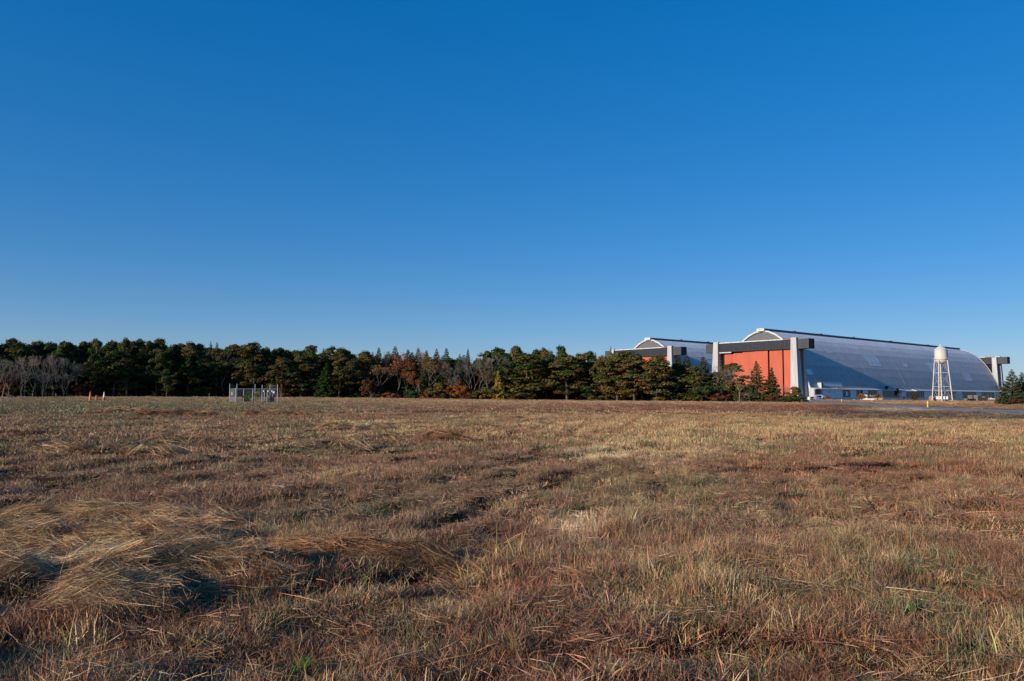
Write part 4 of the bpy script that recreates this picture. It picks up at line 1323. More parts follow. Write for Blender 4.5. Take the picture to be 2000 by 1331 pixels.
# dark undergrowth and the far mass of the wood
def ng_scatter(name, protos, pts, rot, scl, tint, idx, label, cat):
    me = bpy.data.meshes.new(name)
    n = len(pts)
    me.vertices.add(n); me.vertices.foreach_set('co', np.asarray(pts, np.float32).ravel())
    a = me.attributes.new('rot', 'FLOAT_VECTOR', 'POINT'); a.data.foreach_set('vector', np.asarray(rot, np.float32).ravel())
    a = me.attributes.new('scl', 'FLOAT_VECTOR', 'POINT'); a.data.foreach_set('vector', np.asarray(scl, np.float32).ravel())
    a = me.attributes.new('tint', 'FLOAT_COLOR', 'POINT')
    c = np.ones((n, 4), np.float32); c[:, :3] = tint; a.data.foreach_set('color', c.ravel())
    a = me.attributes.new('idx', 'INT', 'POINT'); a.data.foreach_set('value', np.asarray(idx, np.int32))
    col = bpy.data.collections.new(name + '_sources')
    for k, p in enumerate(protos):
        o = bpy.data.objects.new('%s_source_%02d' % (name, k), p)
        col.objects.link(o)
    o = link(name, me)
    ng = bpy.data.node_groups.new(name + '_scatter', 'GeometryNodeTree')
    ng.interface.new_socket('Geometry', in_out='INPUT', socket_type='NodeSocketGeometry')
    ng.interface.new_socket('Geometry', in_out='OUTPUT', socket_type='NodeSocketGeometry')
    N, L = ng.nodes, ng.links
    gi, go = N.new('NodeGroupInput'), N.new('NodeGroupOutput')
    ci = N.new('GeometryNodeCollectionInfo'); ci.inputs['Collection'].default_value = col
    ci.inputs['Separate Children'].default_value = True; ci.inputs['Reset Children'].default_value = True
    ip = N.new('GeometryNodeInstanceOnPoints'); ip.inputs['Pick Instance'].default_value = True
    def named(nm, dt):
        q = N.new('GeometryNodeInputNamedAttribute'); q.data_type = dt; q.inputs['Name'].default_value = nm
        return q.outputs['Attribute']
    L.new(gi.outputs[0], ip.inputs['Points']); L.new(ci.outputs[0], ip.inputs['Instance'])
    L.new(named('idx', 'INT'), ip.inputs['Instance Index'])
    L.new(named('rot', 'FLOAT_VECTOR'), ip.inputs['Rotation']); L.new(named('scl', 'FLOAT_VECTOR'), ip.inputs['Scale'])
    L.new(ip.outputs[0], go.inputs[0])
    md = o.modifiers.new('scatter', 'NODES'); md.node_group = ng
    tag(o, label, cat, kind='stuff')
    return o


rng = np.random.default_rng(5)
n = 2600
px = rng.uniform(-600, 1400, n); dY = rng.uniform(1, 75, n)
Y = np.interp(px, [-300, 0, 400, 800, 1160, 1500, 1600], [186, 203, 232, 240, 236, 214, 210]) + dY
m_ = ~((px > 1150) & (dY > 14)); px, Y, dY = px[m_], Y[m_], dY[m_]
X = (px - 1000) / F_PX * Y
us = rng.uniform(.55, 1.15, len(X)) * (1 + dY / 60)
shr = [PR[k][i][1] for k, i in (('redshrub', 0), ('greenshrub', 0), ('olvshrub', 0), ('greenshrub', 0))]
ng_scatter('undergrowth', shr, np.stack([X, Y, gh(X, Y)], 1), np.stack([0 * X, 0 * X, rng.uniform(0, 6.28, len(X))], 1), np.stack([us * 1.2, us * 1.2, us], 1),
           np.ones((len(X), 3)), rng.integers(0, 4, len(X)), 'dark tangled undergrowth inside the wood', 'undergrowth')
n = 420
px = rng.uniform(-700, 1160, n); dY = rng.uniform(52, 120, n)
Y = np.interp(px, [-300, 0, 400, 800, 1160], [186, 203, 232, 240, 236]) + dY
X = (px - 1000) / F_PX * Y
us = rng.uniform(.8, 1.0, n)
ng_scatter('woods', [PR['pine'][i][1] for i in range(4)], np.stack([X, Y, gh(X, Y)], 1), np.stack([0 * X, 0 * X, rng.uniform(0, 6.28, n)], 1), np.stack([us * 1.2, us * 1.2, us], 1),
           np.ones((n, 3)), rng.integers(0, 4, n), 'mass of dark pines deep inside the wood', 'woods')


# ------------------------------------------------------------------ grasses of the field
def clump(name, n, R, h0, h1, w, lean, seed, lie=False, curl=.35, wild=False):
    rng = np.random.default_rng(seed)
    V = []; F = []; C = []
    for k in range(n):
        a = rng.uniform(0, 6.283); r = R * math.sqrt(rng.uniform())
        p = np.array([r * math.cos(a), r * math.sin(a), -.01])
        h = rng.uniform(h0, h1)
        if lie:
            ang = rng.uniform(0, 6.283) if wild else rng.normal(0, .28); el = rng.normal(.05, .10)
            d = np.array([math.cos(ang) * math.cos(el), math.sin(ang) * math.cos(el), math.sin(el)])
            p = np.array([rng.normal(0, R * .5) - h * .5, rng.normal(0, R * .45), rng.uniform(0.0, .05)])
            bend = np.array([0, rng.normal(0, .25), rng.normal(-.05, .12)])
        else:
            la = rng.uniform(0, 6.283); le = abs(rng.normal(0, lean))
            d = np.array([math.cos(la) * math.sin(le), math.sin(la) * math.sin(le), math.cos(le)])
            bend = np.array([math.cos(la), math.sin(la), -.4]) * rng.uniform(0, curl)
        sd = np.cross(d, rng.normal(size=3)); sd /= np.linalg.norm(sd) + 1e-9
        ww = w * rng.uniform(.6, 1.4)
        b = len(V)
        for f, wf in ((0, 1), (.5, .85), (1, .25)):
            q = p + d * h * f + bend * h * f * f
            V += [q - sd * ww * wf * .5, q + sd * ww * wf * .5]
        F += [(b, b + 1, b + 3, b + 2), (b + 2, b + 3, b + 5, b + 4)]
        v = rng.uniform(.55, 1.5)
        t = rng.uniform()
        hv = np.array([1, 1, 1.]) if t < .45 or (lie and t > .86) else (np.array([1.25, .85, .65]) if t < .68 else (np.array([1.3, 1.25, 1.1]) if t < .86 else np.array([.8, 1.15, .75])))
        c = v * hv
        C += [c] * 6
    me = raw_mesh(name, V, F, M['blade'])
    a = me.color_attributes.new('col', 'FLOAT_COLOR', 'POINT')
    cc = np.ones((len(V), 4), np.float32); cc[:, :3] = np.array(C); a.data.foreach_set('color', cc.ravel())
    return me


def wedge(r0, r1, dens, half, rng):
    area = half * (r1 * r1 - r0 * r0)
    n = int(area * dens)
    r = np.sqrt(rng.uniform(r0 * r0, r1 * r1, n)); a = rng.uniform(-half, half, n)
    return r * np.sin(a), r * np.cos(a)


def scatter_grass(name, protos, x, y, smin, smax, label, rng, hz=(0.8, 1.3), colf=None, tilt=.12, sink=0.0, hmod=None):
    n = len(x)
    z = gh(x, y) - sink
    s = rng.uniform(smin, smax, n)
    hh = rng.uniform(*hz, n)
    if hmod is not None: hh = hh * hmod(x, y)
    c = (field_colour(x, y, rng) if colf is None else colf(x, y)) * rng.uniform(.7, 1.35, (n, 1))
    c = np.clip(c, 0, .85)
    rot = np.stack([rng.normal(0, tilt, n), rng.normal(0, tilt, n), rng.uniform(0, 6.283, n)], 1)
    return ng_scatter(name, protos, np.stack([x, y, z], 1), rot, np.stack([s, s, s * hh], 1), c, rng.integers(0, len(protos), n), label, 'grass')


def lumpy(x, y):
    px, py = to_px(x, y, np.zeros_like(x))
    tall = np.exp(-((px - 1500) / 480) ** 2 - ((py - 845) / 30) ** 2) + np.exp(-((px - 1950) / 90) ** 2 - ((py - 930) / 30) ** 2) + .2 * np.exp(-((px - 1120) / 90) ** 2 - ((py - 1040) / 22) ** 2)
    low = np.exp(-((px - 1300) / 300) ** 2 - ((py - 797) / 8) ** 2)
    near_pile = np.zeros_like(x)
    for s in SWATHS:
        near_pile = np.maximum(near_pile, np.exp(-(seg_dist(x, y, s) / (s[4] * 1.0)) ** 2))
    for r in RUTS:
        near_pile = np.maximum(near_pile, .35 * np.exp(-(seg_dist(x, y, r) / (.22 if r[1] < 15 else .35)) ** 2))
    base = .30 + 1.9 * (.55 * fbm(x / .55, y / .75, 71, 2) + .45 * fbm(x / 1.6, y / 2.4, 73, 2)) ** 1.8
    mown = smooth(1540, 1640, px) * smooth(40, 60, y)
    base = base * (1 - .75 * mown)
    return np.clip(base * (1 + .9 * tall * (1 - mown)) * (1 - .6 * near_pile) * (1 - .2 * low), .22, 1.9)


stub_near = [clump('stubble', 50, .12, .04, .125, .0036, .42, 200 + k) for k in range(5)]
tuft_near = [clump('tuft', 60, .07, .07, .20, .0030, .5, 210 + k, curl=.7) for k in range(3)]
stub_mid = [clump('stubble_mid', 84, .22, .03, .095, .0052, .55, 220 + k) for k in range(4)]
stub_far = [clump('stubble_far', 100, .5, .035, .11, .0105, .6, 230 + k) for k in range(4)]
stub_vfar = [clump('stubble_vfar', 90, 1.3, .05, .14, .028, .6, 240 + k) for k in range(4)]
coarse = [clump('coarse_blades', 34, .11, .06, .20, .0058, .45, 300 + k, curl=.5) for k in range(4)]
hay_near = [clump('hay', 90, .12, .10, .34, .0026, 0, 250 + k, lie=True) for k in range(4)]
hay_mid = [clump('hay_mid', 46, .3, .3, .8, .010, 0, 260 + k, lie=True) for k in range(3)]
HALF = math.radians(42)
rng = np.random.default_rng(77)

x, y = wedge(2.4, 9.5, 150, HALF, rng)
scatter_grass('short_grass', stub_near, x, y, .8, 1.35, 'short dry reddish stubble close by', rng, hmod=lumpy)
x, y = wedge(2.4, 16, 22, HALF, rng)
k_ = fbm(x / .5, y / .6, 81) > .48
scatter_grass('tufted_grass', tuft_near, x[k_], y[k_], .7, 1.2, 'loose tufts of taller dry grass close by', rng, hmod=lumpy, colf=lambda a, b: field_colour(a, b, rng) * .7 + .3 * (C_TAN * .8))
x, y = wedge(2.4, 7.5, 26, HALF, rng)
k_ = fbm(x / .45, y / .5, 96) > .47
scatter_grass('coarse_grass', coarse, x[k_], y[k_], .7, 1.25, 'coarse rust and straw coloured blades at the near edge', rng, hmod=lumpy,
              colf=lambda a, b: np.where((fbm(a / .4, b / .4, 97) > .5)[:, None], C_RED * 1.45, C_TAN * 1.1) * .7 + field_colour(a, b, rng) * .3)
green = [clump('green_tuft', 60, .09, .04, .13, .0032, .5, 290 + k, curl=.7) for k in range(3)]
x, y = wedge(2.4, 30, 11, HALF, rng)
k_ = fbm(x / 1.5, y / 2.2, 99) * .7 + fbm(x / .45, y / .45, 98) * .3 > .53
scatter_grass('green_grass', green, x[k_], y[k_], .8, 1.6, 'dull green living grass between the dead stubble', rng, hmod=lumpy, colf=lambda a, b: field_colour(a, b) * .25 + .75 * np.array([.10, .135, .055]))
x, y = wedge(9.3, 24, 34, HALF, rng)
scatter_grass('middle_grass', stub_mid, x, y, .8, 1.35, 'dry stubble grass farther out', rng, hmod=lumpy)
x, y = wedge(23, 66, 9.5, HALF, rng)
scatter_grass('field_grass', stub_far, x, y, .8, 1.4, 'dry grass over the middle of the field', rng, hmod=lumpy)
x, y = wedge(64, 235, .85, math.radians(40), rng)
k_ = ~in_poly(x, y, ROAD_POLY) & (y < np.interp(x, [-200, -100, 0, 60, 75], [180, 222, 236, 232, 215])) & ~((x > 75) & (y > 170))
x, y = x[k_], y[k_]
scatter_grass('far_grass', stub_vfar, x, y, .8, 1.3, 'dry grass toward the tree line', rng, hmod=lambda a, b: lumpy(a, b) * 1.0)
# beyond the road
x = rng.uniform(60, 300, 9000); y = rng.uniform(120, 430, 9000)
px, py = to_px(x, y, 0 * x)
k_ = ~in_poly(x, y, ROAD_POLY) & (px > 1560) & (px < 2150) & (np.hypot(x, y) > 160) & (((x - HO.x) * .619 - (y - HO.y) * .785) > 82)
x, y = x[k_], y[k_]
scatter_grass('lawn_grass', stub_vfar, x, y, .9, 1.5, 'brown dry grass beyond the road', rng)


# hay lying in swaths
def hay(name, protos, swaths, per_m2, label, rng, sc=(.7, 1.3)):
    P, Rr, S, C = [], [], [], []
    for s in swaths:
        x0, y0, x1, y1, w, h, tone = s
        L = math.hypot(x1 - x0, y1 - y0)
        n = int((L + w) * w * 2 * per_m2)
        t = rng.uniform(-.12, 1.12, n); o = rng.normal(0, .55, n) * w
        ux, uy = (x1 - x0) / L, (y1 - y0) / L
        X = x0 + ux * t * L - uy * o; Y = y0 + uy * t * L + ux * o
        Z = gh(X, Y) + rng.uniform(0, .05, n) + .012
        e = .05
        gx = (gh(X + e, Y) - gh(X - e, Y)) / (2 * e); gy = (gh(X, Y + e) - gh(X, Y - e)) / (2 * e)
        base = math.atan2(uy, ux)
        az = base + rng.normal(0, .95, n) + np.where(rng.uniform(size=n) < .5, 0, math.pi)
        along = gx * np.cos(az) + gy * np.sin(az); side = -gx * np.sin(az) + gy * np.cos(az)
        Rr.append(np.stack([np.arctan(side), -np.arctan(along), az], 1))
        P.append(np.stack([X, Y, Z], 1)); q = rng.uniform(*sc, n); S.append(np.stack([q, q, q], 1))
        b = [np.array([.46, .315, .165]), np.array([.36, .20, .095]), np.array([.62, .50, .30]), np.array([.30, .19, .10])][tone]
        C.append(b * (.55 + .7 * vnoise(X / .18, Y / .18, 15))[:, None] * rng.uniform(.75, 1.25, (n, 1)))
    P, Rr, S, C = map(np.vstack, (P, Rr, S, C))
    return ng_scatter(name, protos, P, Rr, S, np.clip(C, 0, .8), rng.integers(0, len(protos), len(P)), label, 'hay')


hay('cut_hay', hay_near, [s for s in SWATHS if s[1] < 12], 115, 'tangled cut hay lying in piles and swaths', rng)
hay('distant_hay', hay_mid, [s for s in SWATHS if s[1] >= 12], 14, 'cut hay lying in low heaps out in the field', rng)
# flattened thatch lying every way among the stubble
thatch = [clump('thatch', 30, .15, .04, .14, .0030, 0, 280 + k, lie=True, wild=True) for k in range(4)]
x, y = wedge(2.4, 17, 30, HALF, rng)
k_ = fbm(x / .6, y / .6, 95) > .38
x, y = x[k_], y[k_]
n = len(x)
q = rng.uniform(.7, 1.4, n)
ng_scatter('thatch', thatch, np.stack([x, y, gh(x, y) + .025], 1), np.stack([rng.normal(0, .22, n), rng.normal(0, .22, n), rng.uniform(0, 6.28, n)], 1), np.stack([q, q, q], 1),
           np.clip(field_colour(x, y) * rng.uniform(.7, 1.35, (n, 1)), 0, .8), rng.integers(0, 4, n), 'flattened dead thatch among the stubble', 'thatch')
# loose straws lying everywhere
x, y = wedge(2.5, 26, 2.6, HALF, rng)
k_ = fbm(x / 1.4, y / 1.4, 91) > .42
x, y = x[k_], y[k_]
n = len(x)
z = gh(x, y) + .05
q = rng.uniform(.5, 1.2, n)
straw = [clump('straw', 4, .14, .10, .42, .0038, 0, 270 + k, lie=True) for k in range(4)]
ng_scatter('loose_straw', straw, np.stack([x, y, z], 1), np.stack([rng.normal(0, .12, n), rng.normal(0, .15, n), rng.uniform(0, 6.28, n)], 1), np.stack([q, q, q], 1),
           np.array([.50, .36, .19]) * rng.uniform(.5, 1.3, (n, 1)), rng.integers(0, 4, n), 'loose straws lying over the stubble', 'straw')


# ------------------------------------------------------------------ a few plants that stand out near by
def weed(px, py, size, label, cols, n=14, wide=.35):
    gx, gy = on_land(px, py)
    rg = np.random.default_rng(int(px))
    root = empty('leafy_weed', (gx, gy, gh1(gx, gy)))
    V, C = [], []
    for k in range(n):
        a = rg.uniform(0, 6.283); L = size * rg.uniform(.5, 1.1); el = rg.uniform(.3, 1.1)
        d = np.array([math.cos(a) * math.cos(el), math.sin(a) * math.cos(el), math.sin(el)])
        sd = np.array([-math.sin(a), math.cos(a), 0])
        b0 = np.array([rg.normal(0, size * .2), rg.normal(0, size * .2), 0.03])
        w = L * wide * .5
        p = [b0, b0 + d * L * .45, b0 + d * L * .95 - np.array([0, 0, L * .25])]
        mid = p[1]
        V += [p[0], mid - sd * w, p[2], mid + sd * w]
        C.append(np.array(cols) * rg.uniform(.7, 1.3))
    me = np_mesh('leaves', np.array(V), 4, M['leaves'], np.array(C))
    link('foliage', me, root)
    st = MB().tube((0, 0, -.02), (0, 0, size * .5), .004, .003, 4)
    st.build('stem', M['bark_pale'], root)
    tag(root, label, 'weed', 'green plants among the dry grass')


weed(1785, 1225, .17, 'broad-leaved bright green weed in the stubble', (.055, .125, .03), 26, .30)
weed(1655, 1150, .12, 'small green weed with two raised leaves', (.05, .11, .035), 10, .35)
weed(985, 1003, .16, 'light green grass tuft beyond the pale patch', (.14, .22, .05), 22, .12)
weed(585, 1322, .17, 'thick green grass tuft at the frame bottom', (.10, .17, .04), 60, .08)
weed(1900, 1285, .10, 'little green weed in the reddish stubble', (.05, .12, .03), 12, .3)
weed(535, 1128, .22, 'tall thin green tuft beside the hay pile', (.17, .20, .06), 22, .07)
weed(1395, 1255, .09, 'tiny green weed beside the dark hollow', (.08, .13, .03), 12, .3)
weed(445, 1040, .15, 'green grass tuft behind the hay swath', (.10, .18, .04), 24, .09)
weed(680, 1075, .07, 'tiny clover-like green weed past the hay pile', (.06, .12, .04), 10, .4)


def stalk(px, py, h, lean, label):
    gx, gy = on_land(px, py)
    m = MB()
    p = Vector((0, 0, 0)); d = Vector((lean, 0, 1)).normalized()
    for k in range(4):
        q = p + d * h / 4; m.tube(p, q, .0035 * (1 - k * .2), .0035 * (.8 - k * .2), 4); p = q; d = (d + Vector((lean * .3, .02, 0))).normalized()
    o = m.build('dry_stalk', M['cream'], None, loc=(gx, gy, gh1(gx, gy)))
    tag(o, label, 'stalk', 'lone dry stalks in the stubble')


stalk(1352, 1042, .42, .07, 'tallest pale stalk rising upright from the stubble')
stalk(489, 1055, .30, -.08, 'thin pale stalk standing over the hay pile')
stalk(85, 1020, .24, 0, 'thin grey stalk before the dark hollow')
stalk(1030, 1010, .16, -.5, 'short slanting stalk in the stubble')


# ------------------------------------------------------------------ markers, bollards
def ground_thing(px, py, dz=0.0):
    """land point seen at this pixel, allowing for the land's own height"""
    d = ray(px, py)
    t = -EYE / d[2]
    for _ in range(8):
        g = gh1(d[0] * t, t)
        t = (g - EYE) / d[2]
    return Vector((d[0] * t, t, gh1(d[0] * t, t)))


def px_m(Y): return Y / F_PX


def cone(px, py, h_px, body, base, label, collar=None):
    p = ground_thing(px, py)
    p = Vector((ray(px, py)[0] * 150, 150.0, 0)); p.z = gh1(p.x, p.y)
    top = at(px, py - h_px, 150)
    H = top.z - p.z
    r = empty('marker_cone', p)
    MB().box(-.3, .3, -.3, .3, 0, .06).build('base', M[base], r)
    MB().lathe([(.26, .06), (.24, H * .3), (.21, H * .42)], 20).build('cone_body', M[base if collar else body], r)
    MB().lathe([(.209, H * .42), (.11, H * .85), (.07, H), (.001, H + .01)], 20).build('cone_top', M[body], r)
    tag(r, label, 'traffic cone', 'markers standing at the far side of the field')


cone(176, 780, 14.5, 'orange', 'orange', 'tall plain orange marker cone at the far field edge')
cone(203, 780, 14, 'white', 'red', 'tall white cone with a dark red foot at the far field edge', True)
p = Vector((ray(188.5, 780)[0] * 150, 150.0, 0)); p.z = gh1(p.x, p.y)
H = at(188.5, 772.3, 150).z - p.z
r = empty('marker_barrel', p)
MB().lathe([(.001, 0), (.22, 0), (.22, H * .8), (.18, H * .95), (.001, H)], 20).build('body', M['red'], r)
MB().lathe([(.225, H * .4), (.235, H * .42), (.235, H * .55), (.225, H * .57)], 20).build('band', M['orange'], r)
tag(r, 'short red marker barrel between the orange and the white cone', 'barrel', 'markers standing at the far side of the field')


def bollard(px, py, h_px, w_px, mat, label, name='bollard', cap=True):
    p = ground_thing(px, py)
    k = px_m(p.y)
    h, w = h_px * k, w_px * k * .5
    r = empty(name, p)
    MB().lathe([(.001, -.05), (w, -.05), (w, h * .93), (w * .9, h * .97), (w * .5, h), (.001, h)], 16).build('post', M[mat], r)
    MB().lathe([(w * 1.03, h * .72), (w * 1.05, h * .73), (w * 1.05, h * .8), (w * 1.03, h * .81)], 16).build('band', M['white'], r)
    tag(r, label, 'bollard', 'posts along the road')


bollard(1812, 796, 12.5, 2.8, 'yellow', 'bright yellow bollard standing beside the road')
bollard(1643.6, 785.3, 5.5, 1.6, 'yellow', 'pale yellow post near the dark pickup')
bollard(1703, 785.0, 4.5, 1.4, 'yellow', 'small yellow post before the white low wall')
bollard(1578, 787.0, 6.0, 3.0, 'white', 'short white post where the road meets the bushes')
for px, py, h, lab in ((108, 777, 9, 'weathered wooden stake before the grey leafless trees'), (408, 778, 8, 'thin dark stake beside the fenced enclosure')):
    P = ground_thing(px, 780); k = px_m(P.y)
    o = MB().box(-.09, .09, -.09, .09, -.05, h * k).build('wooden_stake', M['wood'], loc=tuple(P))
    o.rotation_euler = (0.03, .06, .3)
    tag(o, lab, 'stake', 'stakes near the wood')

# ------------------------------------------------------------------ fenced enclosure
EY = 135.0
def ept(px, Y): return Vector((ray(px, 770)[0] * Y, Y, 0))
cA, cB, cC, cD = ept(448.5, 141), ept(460.5, 132), ept(542, 134.5), ept(527, 143)
g0 = gh1(cB.x, cB.y)
enc = empty('fenced_enclosure', (cB.x, cB.y, g0))
tag(enc, 'small chain-link fenced enclosure with tall posts at the wood edge', 'fence')
loc = lambda v: Vector((v.x - cB.x, v.y - cB.y, 0))
HT = 2.5
posts = [(cA, 3.45), (cB, 2.6), (cC, 3.3), (cD, 3.3), (ept(476, 132.6), 2.5), (ept(493.5, 133.2), 2.45), (ept(511.8, 133.7), 3.2), (ept(462.5, 141.5), 3.45), (ept(498, 142.2), 3.4), (ept(522, 134.0), 2.0)]
for v, h in posts:
    q = loc(v)
    MB().tube((q.x, q.y, -.2), (q.x, q.y, h), .058, n=10).lathe([(.059, h), (.07, h + .02), (.001, h + .08)], 10, (q.x, q.y)).build('fence_post', M['steel'], enc)


def link_panel(a, b, h, parent, wire=.0065, step=.085):
    a, b = loc(a), loc(b)
    d = b - a; L = d.length; d.normalize(); nn = Vector((-d.y, d.x, 0)) * .004
    V, F = [], []
    for sgn in (1, -1):
        x = -h
        while x < L + h:
            # line from (x,0) going to (x+h*sgn, h), clipped to 0..L
            x0, x1 = x, x + sgn * h
            t0, t1 = 0.0, 1.0
            if x1 != x0:
                ta, tb = (0 - x0) / (x1 - x0), (L - x0) / (x1 - x0)
                t0, t1 = max(0, min(ta, tb)), min(1, max(ta, tb))
            if t1 > t0:
                p0 = a + d * (x0 + (x1 - x0) * t0) + Vector((0, 0, h * t0 + .03)); p1 = a + d * (x0 + (x1 - x0) * t1) + Vector((0, 0, h * t1 + .03))
                off = (Vector((0, 0, 1)) * .7 - d * sgn * .7) * wire * .5
                bse = len(V)
                V += [p0 - off + nn * sgn, p0 + off + nn * sgn, p1 + off + nn * sgn, p1 - off + nn * sgn]; F.append((bse, bse + 1, bse + 2, bse + 3))
            x += step
    link('chain_link_mesh', raw_mesh('chain_link_mesh', V, F, M['steel']), parent)
    MB().tube(a + Vector((0, 0, h + .03)), b + Vector((0, 0, h + .03)), .028, n=6).build('top_rail', M['steel'], parent)


link_panel(cA, cB, HT, enc, .010, .07); link_panel(cB, cC, HT, enc, .0032, .11); link_panel(cC, cD, HT, enc, .0032, .11); link_panel(cD, cA, HT, enc, .0032, .11)
for z in (2.75, 3.0, 3.25):
    for a, b in ((cA, ept(462.5, 141.5)), (cD, cC)):
        MB().tube(loc(a) + Vector((0, 0, z)), loc(b) + Vector((0, 0, z - .1)), .012, n=3).build('barbed_wire', M['steel'], enc)
mid = loc(cA).lerp(loc(cB), .5)
MB().box(-.13, .13, -.03, .03, 1.4, 1.9).build('warning_plate', M['cream'], enc, loc=(mid.x - .1, mid.y - .1, 0))
q = loc(ept(476, 132.6))
MB().box(-.14, .14, -.16, -.08, 1.0, 1.3).build('gate_latch', M['black'], enc, loc=(q.x, q.y, 0))
MB().tube(loc(cA).lerp(loc(cB), 0) + Vector((0, 0, .9)), loc(cA).lerp(loc(cB), 1) + Vector((0, 0, .9)), .03, n=5).build('middle_rail', M['steel'], enc)

# what stands inside the enclosure
def einside(px, Y): v = ept(px, Y); return Vector((v.x, v.y, gh1(v.x, v.y)))
P = einside(526.5, 137.5)
cab = empty('electrical_cabinet', P)
MB().box(-.42, .42, -.35, .35, .1, 1.75).build('housing', M['brown_box'], cab)
MB().box(-.36, .36, -.39, -.351, .2, 1.65).build('cabinet_door', M['grey_box'], cab)
MB().box(-.46, .46, -.40, .40, 1.753, 1.82).build('cabinet_roof', M['brown_box'], cab)
tag(cab, 'brown steel cabinet inside the fenced enclosure', 'cabinet')
P = einside(524.5, 139)
rk = empty('insulator_rack', P)  # rack with a dark box and three white electrical insulators
for x in (-.75, .75): MB().tube((x, 0, 0), (x, 0, 2.0), .05, n=8).build('upright', M['steel'], rk)
bar = MB().box(-1.0, .95, -.1, .1, 2.0, 2.25).build('crossbar', M['black'], rk)
for x in (-.78, 0.0, .72):
    MB().lathe([(.001, -.02), (.16, -.02), (.16, .22), (.001, .24)], 12).build('insulator', M['white'], bar, loc=(x, -.18, 2.03))
tag(rk, 'steel rack with three white insulators inside the fenced enclosure', 'lamp rack')
P = einside(535, 138)
r = empty('meter_post', P)
MB().box(-.07, .07, -.07, .07, 0, 2.2).build('post', M['wood'], r)
MB().box(-.14, .14, -.2, -.071, 1.5, 2.1).build('meter', M['white'], r)
tag(r, 'wooden post with a white meter beside the brown cabinet', 'post')
# arching cane plant and bush
def bush_in(px, Y, h, w, kind, label):
    P = einside(px, Y)
    t_me, c_me = PR[kind][0]
    r = empty('shrub', P, 1.0); r.scale = (w, w, h)
    link('stems', t_me, r); link('crown', c_me, r)
    tag(r, label, 'shrub', 'plants inside the enclosure')
bush_in(482, 137, .55, .30, 'greenshrub', 'dark green bush behind the fence gate post')
bush_in(529, 135.8, .35, .18, 'redshrub', 'dry brown weeds against the brown cabinet')
P = einside(495, 136)
r = empty('arching_plant', P)
rg = np.random.default_rng(3)
for arc in ((-.3, -1.35, 1.9, .75), (.2, 1.35, 2.05, .45), (0, -.9, 1.5, .2), (-.1, .8, 1.7, .9), (-.5, -1.9, 1.2, .3)):
    x0, x1, hh, ez = arc
    V, C = [], []
    st = MB(); prev = None
    for i in range(26):
        f = i / 25
        c = Vector((x0 + (x1 - x0) * f, .1 * math.sin(f * 5), hh * math.sin(math.pi * (.08 + .80 * f)) + .05))
        if prev is not None: st.tube(prev, c, .02, n=4)
        prev = c
        for _ in range(4):
            o = rg.normal(0, .06, 3); V.append(np.array(c) + o); C.append(np.array((.20, .26, .045)) * rg.uniform(.7, 1.4))
    s_ = st.build('cane', M['bark_pale'], r)
    Vv, Cc = leaf_faces(np.array(V), rnd_unit(rg, len(V)), np.full(len(V), .14), np.array(C), rg)
    link('leaves', np_mesh('cane_leaves', Vv, 4, M['leaves'], Cc), s_)
tag(r, 'yellow-green arching plant inside the fenced enclosure', 'plant', 'plants inside the enclosure')


# ------------------------------------------------------------------ things around the large hangar
def spot(px, base_py, Y):
    v = at(px, base_py, Y)
    return Vector((v.x, v.y, 0.0))


def face_cam(v): return -math.atan2(v.x, v.y)


def pickup(px, Y, rz, label):
    P = spot(px, 783, Y)
    r = empty('pickup_truck', P, rz)
    b = MB()
    b.poly([(-2.6, -.85, .45), (2.6, -.85, .45), (2.6, .85, .45), (-2.6, .85, .45), (-2.6, -.85, 1.05), (2.55, -.85, 1.0), (2.55, .85, 1.0), (-2.6, .85, 1.05)],
           [(3, 2, 1, 0), (4, 5, 6, 7), (0, 1, 5, 4), (1, 2, 6, 5), (2, 3, 7, 6), (3, 0, 4, 7)])
    b.build('body', M['car_dark'], r)
    cab = MB().hexa([(-.75, -.8, 1.03), (1.35, -.8, 1.03), (1.35, .8, 1.03), (-.75, .8, 1.03), (-.55, -.68, 1.72), (.65, -.68, 1.72), (.65, .68, 1.72), (-.55, .68, 1.72)]).build('cab', M['car_dark'], r)
    MB().hexa([(-.6, -.84, 1.1), (1.15, -.84, 1.1), (1.15, -.80, 1.1), (-.6, -.80, 1.1), (-.45, -.74, 1.62), (.6, -.74, 1.62), (.6, -.70, 1.62), (-.45, -.70, 1.62)]).build('side_window', M['glass_dark'], cab)
    for sx in (-1.65, 1.65):
        for sy in (-.86, .66):
            w = MB().tube((sx, sy, .38), (sx, sy + .2, .38), .38, n=18).build('wheel', M['black'], r)
            MB().tube((sx, sy - .03, .38), (sx, sy + .0, .38), .22, n=14).build('hub', M['chrome'], w)
    MB().box(2.56, 2.66, -.8, .8, .45, .62).build('bumper', M['chrome'], r)
    MB().box(2.56, 2.6, -.78, -.5, .72, .9).build('headlight', M['chrome'], r); MB().box(2.56, 2.6, .5, .78, .72, .9).build('headlight', M['chrome'], r)
    tag(r, label, 'pickup truck')


pickup(1674.5, 420, face_cam(Vector((200, 420, 0))), 'dark pickup truck with bright wheels parked before the hangar annex')


